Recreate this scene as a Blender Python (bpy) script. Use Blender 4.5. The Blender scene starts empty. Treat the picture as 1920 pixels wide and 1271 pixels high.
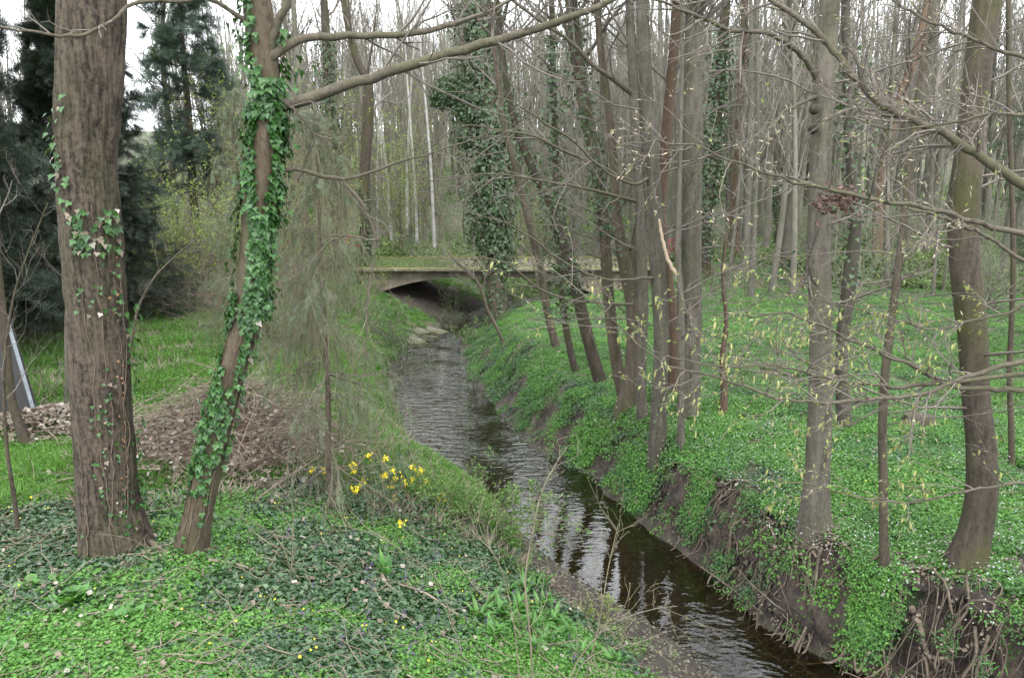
import bpy, math, random
import numpy as np
from mathutils import Matrix, Vector
rng = np.random.default_rng(11)
random.seed(11)
sc = bpy.context.scene
C = sc.collection
R = math.radians

# ------------------------------------------------------------------ camera, sky, sun, exposure
PITCH = 10.3
F = 1400.0
CAM = np.array([0.0, 0.0, 5.0])
cam = bpy.data.cameras.new('camera'); cam.sensor_width = 36.0; cam.lens = F / 1920 * 36
cam.clip_start = 0.05; cam.clip_end = 2000
co = bpy.data.objects.new('camera', cam); C.objects.link(co)
co.location = CAM; co.rotation_euler = (R(90 - PITCH), 0, 0)
sc.camera = co

world = bpy.data.worlds.new('World'); sc.world = world; world.use_nodes = True
wn = world.node_tree; wn.nodes.clear()
sky = wn.nodes.new('ShaderNodeTexSky'); sky.sky_type = 'NISHITA'; sky.sun_disc = False
sky.sun_elevation = R(52); sky.sun_rotation = R(200); sky.dust_density = 3.0
hs = wn.nodes.new('ShaderNodeHueSaturation'); hs.inputs['Saturation'].default_value = 0.12
mx = wn.nodes.new('ShaderNodeMix'); mx.data_type = 'RGBA'; mx.inputs[0].default_value = 0.72
bg = wn.nodes.new('ShaderNodeBackground'); bg.inputs['Strength'].default_value = 0.15
wo = wn.nodes.new('ShaderNodeOutputWorld')
wn.links.new(sky.outputs[0], hs.inputs['Color'])
wn.links.new(hs.outputs[0], mx.inputs[6]); mx.inputs[7].default_value = (8.6, 8.95, 9.4, 1)   # an even layer of cloud
wn.links.new(mx.outputs[2], bg.inputs['Color']); wn.links.new(bg.outputs[0], wo.inputs[0])

sun = bpy.data.lights.new('sun', 'SUN'); sun.energy = 0.9; sun.angle = R(25); sun.color = (1, 0.97, 0.92)
so = bpy.data.objects.new('sun', sun); C.objects.link(so)
so.rotation_euler = (R(38), 0, R(200 - 180))
sc.view_settings.view_transform = 'Standard'; sc.view_settings.look = 'None'
sc.view_settings.gamma = 1.0; sc.view_settings.use_curve_mapping = False
sc.view_settings.exposure = 2.05
sc.render.engine = 'CYCLES'
sc.cycles.max_bounces = 6; sc.cycles.diffuse_bounces = 3; sc.cycles.glossy_bounces = 3
sc.cycles.transmission_bounces = 3; sc.cycles.transparent_max_bounces = 6; sc.cycles.volume_bounces = 0
sc.cycles.use_denoising = True
sc.cycles.caustics_reflective = False; sc.cycles.caustics_refractive = False

# ------------------------------------------------------------------ node materials
def nt(name):
    m = bpy.data.materials.new(name); m.use_nodes = True
    t = m.node_tree; t.nodes.clear()
    return m, t
def N(t, typ, **kw):
    n = t.nodes.new(typ)
    for k, v in kw.items(): setattr(n, k, v)
    return n
def L(t, a, b): t.links.new(a, b)
def mixc(t, fac, a, b, mode='MIX'):
    n = N(t, 'ShaderNodeMix', data_type='RGBA', blend_type=mode)
    for s, v in ((n.inputs[0], fac), (n.inputs[6], a), (n.inputs[7], b)):
        if hasattr(v, 'links'): L(t, v, s)
        else: s.default_value = v if not isinstance(v, tuple) else (*v, 1) if len(v) == 3 else v
    return n.outputs[2]
def noise(t, vec, scale, detail=3, rough=0.55):
    n = N(t, 'ShaderNodeTexNoise'); n.inputs['Scale'].default_value = scale
    n.inputs['Detail'].default_value = detail; n.inputs['Roughness'].default_value = rough
    if vec is not None: L(t, vec, n.inputs['Vector'])
    return n.outputs[0]
def ramp(t, fac, a, b):
    n = N(t, 'ShaderNodeMapRange'); n.inputs['From Min'].default_value = a; n.inputs['From Max'].default_value = b
    L(t, fac, n.inputs[0]); return n.outputs[0]
def mapping(t, scale, obj=True):
    tc = N(t, 'ShaderNodeTexCoord'); mp = N(t, 'ShaderNodeMapping')
    mp.inputs['Scale'].default_value = scale
    L(t, tc.outputs['Object'], mp.inputs[0]); return mp.outputs[0]
def math_(t, op, a, b=0.5):
    n = N(t, 'ShaderNodeMath', operation=op)
    for s, v in zip(n.inputs, (a, b)):
        if hasattr(v, 'links'): L(t, v, s)
        else: s.default_value = v
    return n.outputs[0]
KL = 0.45
def kc(c, k=None): return None if c is None else tuple(q * (KL if k is None else k) for q in c[:3])
def leaf_mat(name, c1, c2, rough=0.5, trans=0.3, c3=None, tcol=None, spec=0.4):
    c1, c2, c3, tcol = kc(c1), kc(c2), kc(c3), kc(tcol or (0.25, 0.4, 0.03))
    m, t = nt(name)
    g = N(t, 'ShaderNodeNewGeometry'); oi = N(t, 'ShaderNodeObjectInfo')
    r = math_(t, 'FRACT', math_(t, 'ADD', g.outputs['Random Per Island'], oi.outputs['Random']))
    col = mixc(t, r, c1, c2)
    if c3:
        r2 = math_(t, 'FRACT', math_(t, 'MULTIPLY', r, 7.31))
        col = mixc(t, ramp(t, r2, 0.78, 0.86), col, c3)
    p = N(t, 'ShaderNodeBsdfPrincipled'); p.inputs['Roughness'].default_value = rough
    p.inputs['Specular IOR Level'].default_value = spec
    L(t, col, p.inputs['Base Color'])
    o = N(t, 'ShaderNodeOutputMaterial')
    if trans > 0:
        tr = N(t, 'ShaderNodeBsdfTranslucent')
        L(t, mixc(t, 0.5, col, tcol or (0.25, 0.4, 0.03)), tr.inputs[0])
        ms = N(t, 'ShaderNodeMixShader'); ms.inputs[0].default_value = trans
        L(t, p.outputs[0], ms.inputs[1]); L(t, tr.outputs[0], ms.inputs[2]); L(t, ms.outputs[0], o.inputs[0])
    else: L(t, p.outputs[0], o.inputs[0])
    return m
def bark_mat(name, c1, c2, moss=(0.07, 0.085, 0.03), mossf=0.4, s=10, bump=0.5, stretch=0.18, red=None, per=True, horiz=False, con=.12):
    c1, c2, moss, red = kc(c1), kc(c2), kc(moss), kc(red)
    m, t = nt(name)
    v = mapping(t, (1, 1, stretch)); v2 = mapping(t, (1, 1, 0.5))
    n1 = noise(t, v, s, 6, 0.65); n2 = noise(t, v2, 1.6, 3); n3 = noise(t, mapping(t, (1, 1, .8)), 26, 5, 0.75)
    n4 = noise(t, mapping(t, (1, 1, .9)), 3.1, 4, .6)
    col = mixc(t, ramp(t, math_(t, 'ADD', math_(t, 'MULTIPLY', n1, .5), math_(t, 'MULTIPLY', n3, .5)), 0.5 - con, 0.5 + con), c1, c2)
    col = mixc(t, math_(t, 'MULTIPLY', ramp(t, n4, .5, .7), .4), col, tuple(min(1, q * 1.25) for q in c2))
    col = mixc(t, math_(t, 'MULTIPLY', ramp(t, math_(t, 'ADD', n2, math_(t, 'MULTIPLY', n3, 0.3)), 0.6, 0.78), mossf), col, moss)
    if red: col = mixc(t, math_(t, 'MULTIPLY', ramp(t, noise(t, v, 0.9, 2), 0.5, 0.6), 0.4), col, red)
    if per:
        oi = N(t, 'ShaderNodeObjectInfo')
        hv = N(t, 'ShaderNodeHueSaturation'); L(t, math_(t, 'ADD', math_(t, 'MULTIPLY', oi.outputs['Random'], 0.6), 0.7), hv.inputs['Value'])
        L(t, col, hv.inputs['Color']); col = hv.outputs[0]
    p = N(t, 'ShaderNodeBsdfPrincipled'); p.inputs['Roughness'].default_value = 0.9
    p.inputs['Specular IOR Level'].default_value = 0.2
    L(t, col, p.inputs['Base Color'])
    b = N(t, 'ShaderNodeBump'); b.inputs['Strength'].default_value = bump; b.inputs['Distance'].default_value = 0.03
    L(t, math_(t, 'ADD', n1, math_(t, 'MULTIPLY', n3, 0.4)), b.inputs['Height']); L(t, b.outputs[0], p.inputs['Normal'])
    o = N(t, 'ShaderNodeOutputMaterial'); L(t, p.outputs[0], o.inputs[0])
    return m
def plain_mat(name, c1, c2, s=6, rough=0.8, bump=0.3, c3=None, c3r=(0.55, 0.65), metal=0):
    c1, c2, c3 = kc(c1), kc(c2), kc(c3)
    m, t = nt(name)
    v = mapping(t, (1, 1, 1))
    n1 = noise(t, v, s, 5, 0.65); n2 = noise(t, v, s * 0.25, 4)
    col = mixc(t, ramp(t, n1, 0.35, 0.65), c1, c2)
    if c3: col = mixc(t, ramp(t, n2, *c3r), col, c3)
    p = N(t, 'ShaderNodeBsdfPrincipled'); p.inputs['Roughness'].default_value = rough; p.inputs['Metallic'].default_value = metal
    L(t, col, p.inputs['Base Color'])
    b = N(t, 'ShaderNodeBump'); b.inputs['Strength'].default_value = bump; b.inputs['Distance'].default_value = 0.02
    L(t, n1, b.inputs['Height']); L(t, b.outputs[0], p.inputs['Normal'])
    o = N(t, 'ShaderNodeOutputMaterial'); L(t, p.outputs[0], o.inputs[0])
    return m

MT = {}
MT['bark_furrow'] = bark_mat('bark_furrow', (0.03, 0.023, 0.017), (0.165, 0.13, 0.098), mossf=0.3, s=26, bump=1.0, stretch=0.13, per=False, con=.07)
MT['bark_near'] = bark_mat('bark_near', (0.075, 0.055, 0.036), (0.19, 0.15, 0.105), mossf=0.5, s=30, bump=0.5, stretch=0.3, per=False)
MT['bark_grey'] = bark_mat('bark_grey', (0.07, 0.061, 0.048), (0.21, 0.19, 0.152), mossf=0.35, s=14, bump=0.4)
MT['bark_brown'] = bark_mat('bark_brown', (0.06, 0.047, 0.034), (0.185, 0.15, 0.11), mossf=0.5, s=14, bump=0.5)
MT['bark_red'] = bark_mat('bark_red', (0.13, 0.085, 0.06), (0.24, 0.17, 0.12), mossf=0.3, s=10, red=(0.17, 0.088, 0.052))
MT['bark_dark'] = bark_mat('bark_dark', (0.04, 0.032, 0.025), (0.12, 0.098, 0.075), moss=(0.08, 0.085, 0.025), mossf=0.7, s=20, bump=0.8, stretch=0.1)
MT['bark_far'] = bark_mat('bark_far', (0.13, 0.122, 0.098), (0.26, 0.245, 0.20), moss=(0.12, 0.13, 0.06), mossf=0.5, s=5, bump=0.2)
MT['limb'] = bark_mat('limb', (0.07, 0.06, 0.042), (0.19, 0.165, 0.125), moss=(0.11, 0.115, 0.05), mossf=0.5, s=26, stretch=1, bump=0.3, per=False)
MT['twig'] = plain_mat('twig', (0.11, 0.09, 0.068), (0.22, 0.185, 0.15), 9, bump=0)
MT['twig_green'] = plain_mat('twig_green', (0.12, 0.105, 0.06), (0.24, 0.21, 0.13), 9, bump=0)
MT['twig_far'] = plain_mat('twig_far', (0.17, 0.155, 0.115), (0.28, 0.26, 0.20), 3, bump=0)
MT['dry'] = plain_mat('dry', (0.17, 0.13, 0.09), (0.36, 0.295, 0.22), 12, bump=0)
MT['root'] = plain_mat('root', (0.075, 0.055, 0.038), (0.25, 0.195, 0.135), 12, bump=0.4)
MT['rootlet'] = plain_mat('rootlet', (0.07, 0.05, 0.036), (0.20, 0.15, 0.11), 12, bump=0)
MT['vine'] = plain_mat('vine', (0.10, 0.07, 0.05), (0.24, 0.18, 0.13), 12, bump=0)
MT['strand'] = plain_mat('strand', (0.13, 0.125, 0.06), (0.30, 0.26, 0.16), 12, bump=0)
MT['birch'] = plain_mat('birch', (0.42, 0.40, 0.37), (0.68, 0.66, 0.62), 3, c3=(0.07, 0.06, 0.05), c3r=(0.58, 0.66))
MT['ivy'] = leaf_mat('ivy', (0.022, 0.085, 0.018), (0.075, 0.21, 0.04), 0.42, 0.15, spec=0.35)
MT['ivy_ground'] = leaf_mat('ivy_ground', (0.03, 0.085, 0.038), (0.09, 0.18, 0.07), 0.38, 0.15, c3=(0.12, 0.22, 0.09))
MT['ivy_far'] = leaf_mat('ivy_far', (0.035, 0.08, 0.028), (0.09, 0.165, 0.055), 0.45, 0.15)
MT['herb'] = leaf_mat('herb', (0.09, 0.30, 0.04), (0.22, 0.50, 0.085), 0.55, 0.3)
MT['herb_deep'] = leaf_mat('herb_deep', (0.065, 0.20, 0.045), (0.14, 0.35, 0.08), 0.5, 0.25)
MT['herb2'] = leaf_mat('herb2', (0.13, 0.22, 0.06), (0.26, 0.38, 0.12), 0.5, 0.3)
MT['lawn'] = leaf_mat('lawn', (0.09, 0.27, 0.035), (0.21, 0.45, 0.07), 0.6, 0.3)
MT['garlic'] = leaf_mat('garlic', (0.07, 0.24, 0.04), (0.15, 0.40, 0.07), 0.4, 0.3)
MT['litter'] = leaf_mat('litter', (0.17, 0.125, 0.085), (0.42, 0.355, 0.275), 0.7, 0.1, c3=(0.56, 0.51, 0.44), tcol=(0.3, 0.2, 0.1))
MT['spring'] = leaf_mat('spring', (0.26, 0.40, 0.08), (0.48, 0.60, 0.14), 0.5, 0.4)
MT['catkin'] = leaf_mat('catkin', (0.42, 0.42, 0.14), (0.62, 0.60, 0.24), 0.6, 0.25)
MT['bud'] = leaf_mat('bud', (0.50, 0.42, 0.28), (0.70, 0.62, 0.42), 0.5, 0.2)
MT['shrub_leaf'] = leaf_mat('shrub_leaf', (0.13, 0.29, 0.07), (0.27, 0.45, 0.12), 0.5, 0.35)
MT['dull_leaf'] = leaf_mat('dull_leaf', (0.09, 0.15, 0.075), (0.20, 0.27, 0.13), 0.5, 0.3)
MT['white'] = leaf_mat('white', (0.75, 0.77, 0.78), (0.85, 0.85, 0.85), 0.6, 0.2, tcol=(0.8, 0.8, 0.8))
MT['yellow'] = leaf_mat('yellow', (1.6, 1.30, 0.04), (1.75, 1.5, 0.08), 0.5, 0.2, tcol=(1.6, 1.3, 0.05))
MT['violet'] = leaf_mat('violet', (0.16, 0.08, 0.26), (0.26, 0.14, 0.36), 0.6, 0.2, tcol=(0.2, 0.1, 0.3))
MT['spruce'] = leaf_mat('spruce', (0.011, 0.026, 0.013), (0.028, 0.055, 0.03), 0.6, 0.05)
MT['spruce_blue'] = leaf_mat('spruce_blue', (0.05, 0.095, 0.06), (0.10, 0.165, 0.11), 0.6, 0.05)
MT['weep'] = leaf_mat('weep', (0.13, 0.19, 0.09), (0.26, 0.32, 0.17), 0.6, 0.15, c3=(0.24, 0.34, 0.26))
MT['conc'] = plain_mat('concrete', (0.22, 0.18, 0.13), (0.46, 0.40, 0.31), 3.5, 0.9, 0.3, c3=(0.15, 0.14, 0.085), c3r=(0.45, 0.68))
MT['conc_edge'] = plain_mat('concrete_edge', (0.13, 0.13, 0.06), (0.34, 0.32, 0.20), 6, 0.9, 0.5)
MT['stone'] = plain_mat('stone', (0.13, 0.12, 0.085), (0.27, 0.24, 0.18), 9, 0.9, 0.5, c3=(0.10, 0.11, 0.045), c3r=(0.45, 0.6))
MT['moss'] = leaf_mat('moss', (0.20, 0.22, 0.02), (0.34, 0.36, 0.05), 0.9, 0.0)
MT['redpaint'] = plain_mat('redpaint', (0.38, 0.06, 0.04), (0.50, 0.12, 0.09), 8, 0.5, 0.1)
MT['black'] = plain_mat('black_board', (0.012, 0.012, 0.013), (0.022, 0.02, 0.02), 8, 0.7, 0.1)
MT['grey_metal'] = plain_mat('grey_metal', (0.26, 0.30, 0.34), (0.36, 0.40, 0.44), 8, 0.5, 0.1)
MT['wood_cut'] = plain_mat('wood_cut', (0.45, 0.34, 0.22), (0.62, 0.50, 0.34), 12, 0.8, 0.2)
MT['fungus'] = leaf_mat('fungus', (0.48, 0.17, 0.04), (0.62, 0.40, 0.24), 0.7, 0)
MT['dead_leaf'] = leaf_mat('dead_leaf', (0.10, 0.055, 0.04), (0.22, 0.13, 0.10), 0.7, 0.1, tcol=(0.2, 0.1, 0.05))

# ------------------------------------------------------------------ pixel rays (1920 x 1271 picture of the place) and terrain
cp, sp = math.cos(R(PITCH)), math.sin(R(PITCH))
def ray(u, v):
    t = (635.5 - v) / F
    return np.array([(u - 960) / F, cp + t * sp, -sp + t * cp])
def at(u, v, Y):
    d = ray(u, v); return CAM + d * (Y / d[1])
def atz(u, v, z):
    d = ray(u, v); return CAM + d * ((z - CAM[2]) / d[2])
left_px = [(1330, 1262), (1248, 1189), (1188, 1152), (1059, 1070), (1010, 1030), (966, 985), (900, 926), (818, 890), (770, 830), (735, 740), (742, 690), (775, 650), (800, 634)]
right_px = [(1633, 1271), (1522, 1221), (1436, 1180), (1366, 1115), (1280, 1029), (1196, 978), (1122, 911), (1077, 882), (996, 834), (938, 781), (910, 732), (882, 711), (868, 677), (861, 649), (889, 621), (924, 608), (972, 573)]
LP = np.array([atz(u, v, 0) for u, v in left_px]); RP = np.array([atz(u, v, 0) for u, v in right_px])
LX = np.concatenate([[9.0, 4.6], LP[:, 0], [-3.0, -2.3, -1.2, 0.6, 3.5, 9]]); LY = np.concatenate([[-8, 3.0], LP[:, 1], [29.5, 32.5, 37.0, 42, 50, 70]])
RX = np.concatenate([[11.5, 6.6], RP[:, 0], [3.0, 7.0, 13]]); RY = np.concatenate([[-8, 3.5], RP[:, 1], [42, 50, 70]])
o_ = np.argsort(LY); LX, LY = LX[o_], LY[o_]; o_ = np.argsort(RY); RX, RY = RX[o_], RY[o_]

def _hash(i, j, s):
    h = np.sin(i * 127.1 + j * 311.7 + s * 74.7) * 43758.5453
    return h - np.floor(h)
def vn(x, y, s=0.0):
    i, j = np.floor(x), np.floor(y); fx, fy = x - i, y - j
    fx = fx * fx * (3 - 2 * fx); fy = fy * fy * (3 - 2 * fy)
    return (_hash(i, j, s) * (1 - fx) + _hash(i + 1, j, s) * fx) * (1 - fy) + (_hash(i, j + 1, s) * (1 - fx) + _hash(i + 1, j + 1, s) * fx) * fy
def fbm(x, y, s=0.0, o=3):
    a, r, f = 0.5, 0, 1
    for k in range(o): r = r + a * vn(x * f, y * f, s + k); a *= .5; f *= 2.03
    return r / (1 - 0.5 ** o)
def ss(t): t = np.clip(t, 0, 1); return t * t * (3 - 2 * t)
I = np.interp
def H(x, y, detail=True):
    x = np.asarray(x, float); y = np.asarray(y, float)
    wob = (fbm(y * 1.3, y * 0 + 3.3, 5) - .5) * 0.35
    xl = I(y, LY, LX); xr = I(y, RY, RX) + wob
    far = I(y, [-10, 33, 60, 110, 250, 600], [0, 0, .4, 9, 26, 30])
    dl = xl - x; dr = x - xr
    mud = I(y, [6, 7, 8.5, 10, 12, 20, 30], [1.15, 1.1, 1.0, .5, .25, .2, .2])
    W = I(y, [4, 7, 9, 12, 16, 20, 27, 31, 38], [5, 5.2, 3.4, 3.0, 2.6, 2.4, 5.2, 7.2, 7.0])
    top = I(y, [2, 5, 7, 9, 12, 20, 27, 33, 60], [2.1, 1.75, 1.6, 1.4, 1.45, 1.9, 2.0, 1.9, 2.4])
    tl = np.clip((dl - mud) / W, 0, 1)
    zl = np.where(dl < mud, 0.02 + .13 * dl / mud, .15 + (top - .15) * (1 - (1 - tl) ** 1.7)) + far + 0.012 * np.clip(dl - 8, 0, 60)
    wr = I(y, [5, 8, 11, 15, 20, 28, 33], [.75, .62, .7, .95, 1.3, 2.6, 5.5])
    hr = I(y, [3, 8, 11, 15, 20, 26, 33, 60], [1.1, 1.05, 1.05, 1.15, 1.25, 1.25, 1.2, 2.4])
    tr = np.clip(dr / wr, 0, 1)
    zr = hr * (0.35 * tr + 0.65 * ss(tr)) + far + 0.012 * np.clip(dr, 0, 60) + 0.10 * ss((dr - wr) / 2)
    inside = np.minimum(-dl, -dr)
    z = np.where(dr > 0, zr, np.where(dl > 0, zl, -np.minimum(.38, .75 * np.clip(inside, 0, 1))))
    z = np.where(y > 52, z + (2.4 + far - z) * ss((y - 52) / 7), z)
    # road embankment on both sides of the bridge
    e = ss((4.8 - np.abs(y - 34.6)) / 2.4)
    side = np.maximum(ss((-6.0 - x) / 1.0), ss((x - 4.2) / 3.2))
    z = np.where(e * side > 0, np.maximum(z, 2.42 * e * side), z)
    if detail:
        land = np.clip(np.maximum(dl, dr) / .6, 0, 1)
        z = z + land * ((fbm(x * .7, y * .7, 1) - .5) * .22 + (fbm(x * 3.1, y * 3.1, 2) - .5) * .10)
        face = np.clip(dr / .12, 0, 1) * np.clip((wr * 1.5 - dr) / .4, 0, 1)
        z = z + face * (fbm(x * 5, y * 5, 9) - .5) * .32 * I(y, [5, 11, 16], [1.3, 1, .5])
    return z
def gnd(u, v):
    d = ray(u, v); s = np.linspace(4, 60, 2400) / d[1]
    P = CAM + s[:, None] * d; h = H(P[:, 0], P[:, 1])
    k = np.argmax(P[:, 2] < h)
    return P[k] if P[k, 2] < h[k] else P[-1]
def on(x, y, dz=0.0): return np.array([x, y, float(H(x, y)) + dz])

# ------------------------------------------------------------------ mesh helpers
class MB:
    def __init__(s): s.v = []; s.f = {3: [], 4: []}; s.n = 0
    def add(s, v, f):
        v = np.asarray(v, float).reshape(-1, 3); f = np.asarray(f, int)
        s.f[f.shape[1]].append(f + s.n); s.v.append(v); s.n += len(v); return s
    def mesh(s, name, off=(0, 0, 0), smooth=False):
        V = (np.concatenate(s.v) - np.asarray(off)).astype(np.float32)
        me = bpy.data.meshes.new(name); me.vertices.add(len(V)); me.vertices.foreach_set('co', V.ravel())
        fs = [np.concatenate(s.f[k]) for k in (3, 4) if s.f[k]]
        idx = np.concatenate([a.ravel() for a in fs]); cnt = np.concatenate([np.full(len(a), a.shape[1]) for a in fs])
        st = np.concatenate([[0], np.cumsum(cnt)[:-1]])
        me.loops.add(len(idx)); me.loops.foreach_set('vertex_index', idx.astype(np.int32))
        me.polygons.add(len(cnt)); me.polygons.foreach_set('loop_start', st.astype(np.int32))
        me.polygons.foreach_set('use_smooth', np.full(len(cnt), smooth)); me.update(calc_edges=True)
        return me
    def box(s, c, d, rot=0.0):
        c = np.asarray(c, float); d = np.asarray(d, float) / 2
        q = np.array([[x, y, z] for x in (-1, 1) for y in (-1, 1) for z in (-1, 1)]) * d
        cr, sr = math.cos(rot), math.sin(rot)
        q = np.stack([q[:, 0] * cr - q[:, 1] * sr, q[:, 0] * sr + q[:, 1] * cr, q[:, 2]], 1)
        return s.add(q + c, [[0, 1, 3, 2], [4, 6, 7, 5], [0, 4, 5, 1], [2, 3, 7, 6], [0, 2, 6, 4], [1, 5, 7, 3]])
    def tubes(s, P, Rd, sides=5, mod=None, cap=False):
        P = np.asarray(P, float); Rd = np.asarray(Rd, float)
        if P.ndim == 2: P = P[None]; Rd = Rd[None]
        n, k, _ = P.shape
        T = np.gradient(P, axis=1); T /= np.linalg.norm(T, axis=2, keepdims=True) + 1e-9
        m = T.mean(1); ref = np.where(np.abs(m[:, 2:3]) > .75, np.array([[1., .13, 0]]), np.array([[.1, .05, 1.]]))
        A = np.cross(T, ref[:, None, :]); A /= np.linalg.norm(A, axis=2, keepdims=True) + 1e-9
        B = np.cross(T, A)
        a = np.linspace(0, 2 * np.pi, sides, endpoint=False)
        rr = Rd[:, :, None] * (1 if mod is None else mod)
        V = P[:, :, None, :] + (A[:, :, None, :] * np.cos(a)[None, None, :, None] + B[:, :, None, :] * np.sin(a)[None, None, :, None]) * rr[..., None]
        j = np.arange(sides); j2 = (j + 1) % sides
        base = (np.arange(n)[:, None, None] * k + np.arange(k - 1)[None, :, None]) * sides
        Fq = np.stack([base + j, base + j2, base + sides + j2, base + sides + j], -1).reshape(-1, 4)
        s.add(V.reshape(-1, 3), Fq)
        if cap:
            cv = P[:, -1]; off = s.n
            top = (np.arange(n)[:, None] * k + k - 1) * sides
            ft = np.stack([top + j, top + j2, np.broadcast_to((n * k * sides + np.arange(n))[:, None], (n, sides))], -1).reshape(-1, 3)
            s.v.append(cv); s.f[3].append(ft + (off - n * k * sides)); s.n += n
        return s
    def inst(s, pv, pf, Rm, loc):
        pv = np.asarray(pv, float); pf = np.asarray(pf, int); n = len(loc)
        V = np.einsum('nij,kj->nki', Rm, pv) + np.asarray(loc)[:, None, :]
        Fq = pf[None] + (np.arange(n) * len(pv))[:, None, None]
        return s.add(V.reshape(-1, 3), Fq.reshape(-1, pf.shape[1]))
def unit(a): a = np.asarray(a, float); return a / (np.linalg.norm(a, axis=-1, keepdims=True) + 1e-9)
def basis(tip, nor, scale):
    """rotation-scale matrices whose y runs along tip and z roughly along nor"""
    y = unit(tip); x = unit(np.cross(y, nor)); z = np.cross(x, y)
    sc_ = np.asarray(scale, float).reshape(-1, 1, 1)
    return np.stack([x, y, z], -1) * sc_
def link(name, me, m, parent=None, off=(0, 0, 0)):
    o = bpy.data.objects.new(name, me); C.objects.link(o)
    if m is not None and not me.materials: me.materials.append(m)
    if parent is not None: o.parent = parent
    else: o.location = off
    return o
def org(p):
    b = Vector((0, 0, 0))
    while p is not None: b = b + p.location; p = p.parent
    return np.array(b)
def part(name, mb, m, parent, kind=None, label=None, smooth=False):
    o = link(name, mb.mesh(name, org(parent), smooth), MT[m] if isinstance(m, str) else m, parent)
    if kind: o['kind'] = kind
    if label: o['label'] = label
    return o
def thing(name, loc, label, cat, group=None):
    o = bpy.data.objects.new(name, None); o.empty_display_size = .2; C.objects.link(o); o.location = loc
    o['label'] = label; o['category'] = cat
    if group: o['group'] = group
    return o
def solo(name, mb, m, loc, label, cat, group=None, smooth=False):
    o = link(name, mb.mesh(name, loc, smooth), MT[m], None, loc); o['label'] = label; o['category'] = cat
    if group: o['group'] = group
    return o
def struct(name, mb, m, smooth=False):
    o = link(name, mb.mesh(name, (0, 0, 0), smooth), MT[m]); o['kind'] = 'structure'; return o
def copy_tree(o, parent=None):
    c = o.copy(); C.objects.link(c)
    if parent is not None: c.parent = parent
    for ch in list(o.children): copy_tree(ch, c)
    return c

# leaf prototypes: in the xy plane, stalk at the origin, tip along +y
IVY = (np.array([[0, .32, -.07], [0, .02, 0], [.30, -.10, .03], [.58, .26, .05], [.30, .42, .02], [0, 1, .0], [-.30, .42, .02], [-.58, .26, .05], [-.30, -.10, .03]]),
       np.array([[0, i, i % 8 + 1] for i in range(1, 9)])[:, [0, 2, 1]])
OVAL = (np.array([[0, 0, 0], [.24, .38, .06], [0, .45, -.03], [-.24, .38, .06], [0, 1, -.08]]), np.array([[0, 1, 2], [0, 2, 3], [2, 1, 4], [2, 4, 3]]))
LANCE = (np.array([[0, 0, 0], [.11, .35, .16], [0, .4, .12], [-.11, .35, .16], [.07, .75, .12], [0, .78, .09], [-.07, .75, .12], [0, 1.05, -.08]]),
         np.array([[0, 1, 2], [0, 2, 3], [2, 1, 4], [2, 4, 5], [2, 5, 6], [2, 6, 3], [5, 4, 7], [5, 7, 6]]))
CUP = (np.array([[0, 0, 0], [.3, .15, .22], [.38, .55, .1], [.12, .95, .26], [-.3, .7, .05], [-.36, .25, .2], [0, .45, -.04]]), np.array([[6, i, (i + 1) % 6] for i in range(6)]))
STAR = (np.concatenate([[[0, 0, -.1]]] + [[[math.cos(a), math.sin(a), .15], [.42 * math.cos(a + .52), .42 * math.sin(a + .52), .0]] for a in np.arange(6) * math.pi / 3]),
        np.array([[0, 1 + i, 1 + (i + 1) % 12] for i in range(12)]))
NEED = (np.array([[-.05, 0, 0], [.05, 0, 0], [0, 1, 0]]), np.array([[0, 1, 2]]))
BLADE = (np.array([[-.06, 0, 0], [.06, 0, 0], [.03, .6, .05], [-.03, .6, .05], [0, 1, .2]]), np.array([[0, 1, 2], [0, 2, 3], [3, 2, 4]]))

def rdir(n, zlo=-1, zhi=1):
    a = rng.uniform(0, 2 * np.pi, n); z = rng.uniform(zlo, zhi, n); r = np.sqrt(np.clip(1 - z * z, 0, 1))
    return np.stack([np.cos(a) * r, np.sin(a) * r, z], 1)
def grow(st, di, ln, r0, k=5, wander=.25, up=.0, rend=.35):
    """n branches at once: k points each, drifting with `wander`, pulled up (or down) by `up`"""
    n = len(st); P = np.zeros((n, k, 3)); P[:, 0] = st; d = unit(di); ln = np.asarray(ln).reshape(-1, 1)
    for i in range(1, k):
        d = unit(d + rng.normal(0, wander, (n, 3)) + np.array([0, 0, up])); P[:, i] = P[:, i - 1] + d * ln / (k - 1)
    return P, np.asarray(r0).reshape(-1, 1) * np.linspace(1, rend, k)[None]
def kids(P, Rd, per, lo=.3, ang=.9, lenf=.45, rf=.55, lvar=.4, upb=0.1):
    n, k, _ = P.shape; i = np.repeat(np.arange(n), per); t = rng.uniform(lo, 1, n * per) * (k - 1.001)
    a = np.floor(t).astype(int); f = (t - a)[:, None]
    st = P[i, a] * (1 - f) + P[i, a + 1] * f; T = unit(P[i, a + 1] - P[i, a])
    tot = np.linalg.norm(np.diff(P, axis=1), axis=2).sum(1)[i]
    d = unit(T + ang * unit(np.cross(T, rdir(n * per))) + np.array([0, 0, upb]))
    ln = tot * lenf * rng.uniform(1 - lvar, 1 + lvar, n * per) * (1.15 - .5 * t / (k - 1))
    r = (Rd[i, a] * rf)
    return st, d, ln, r
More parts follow.
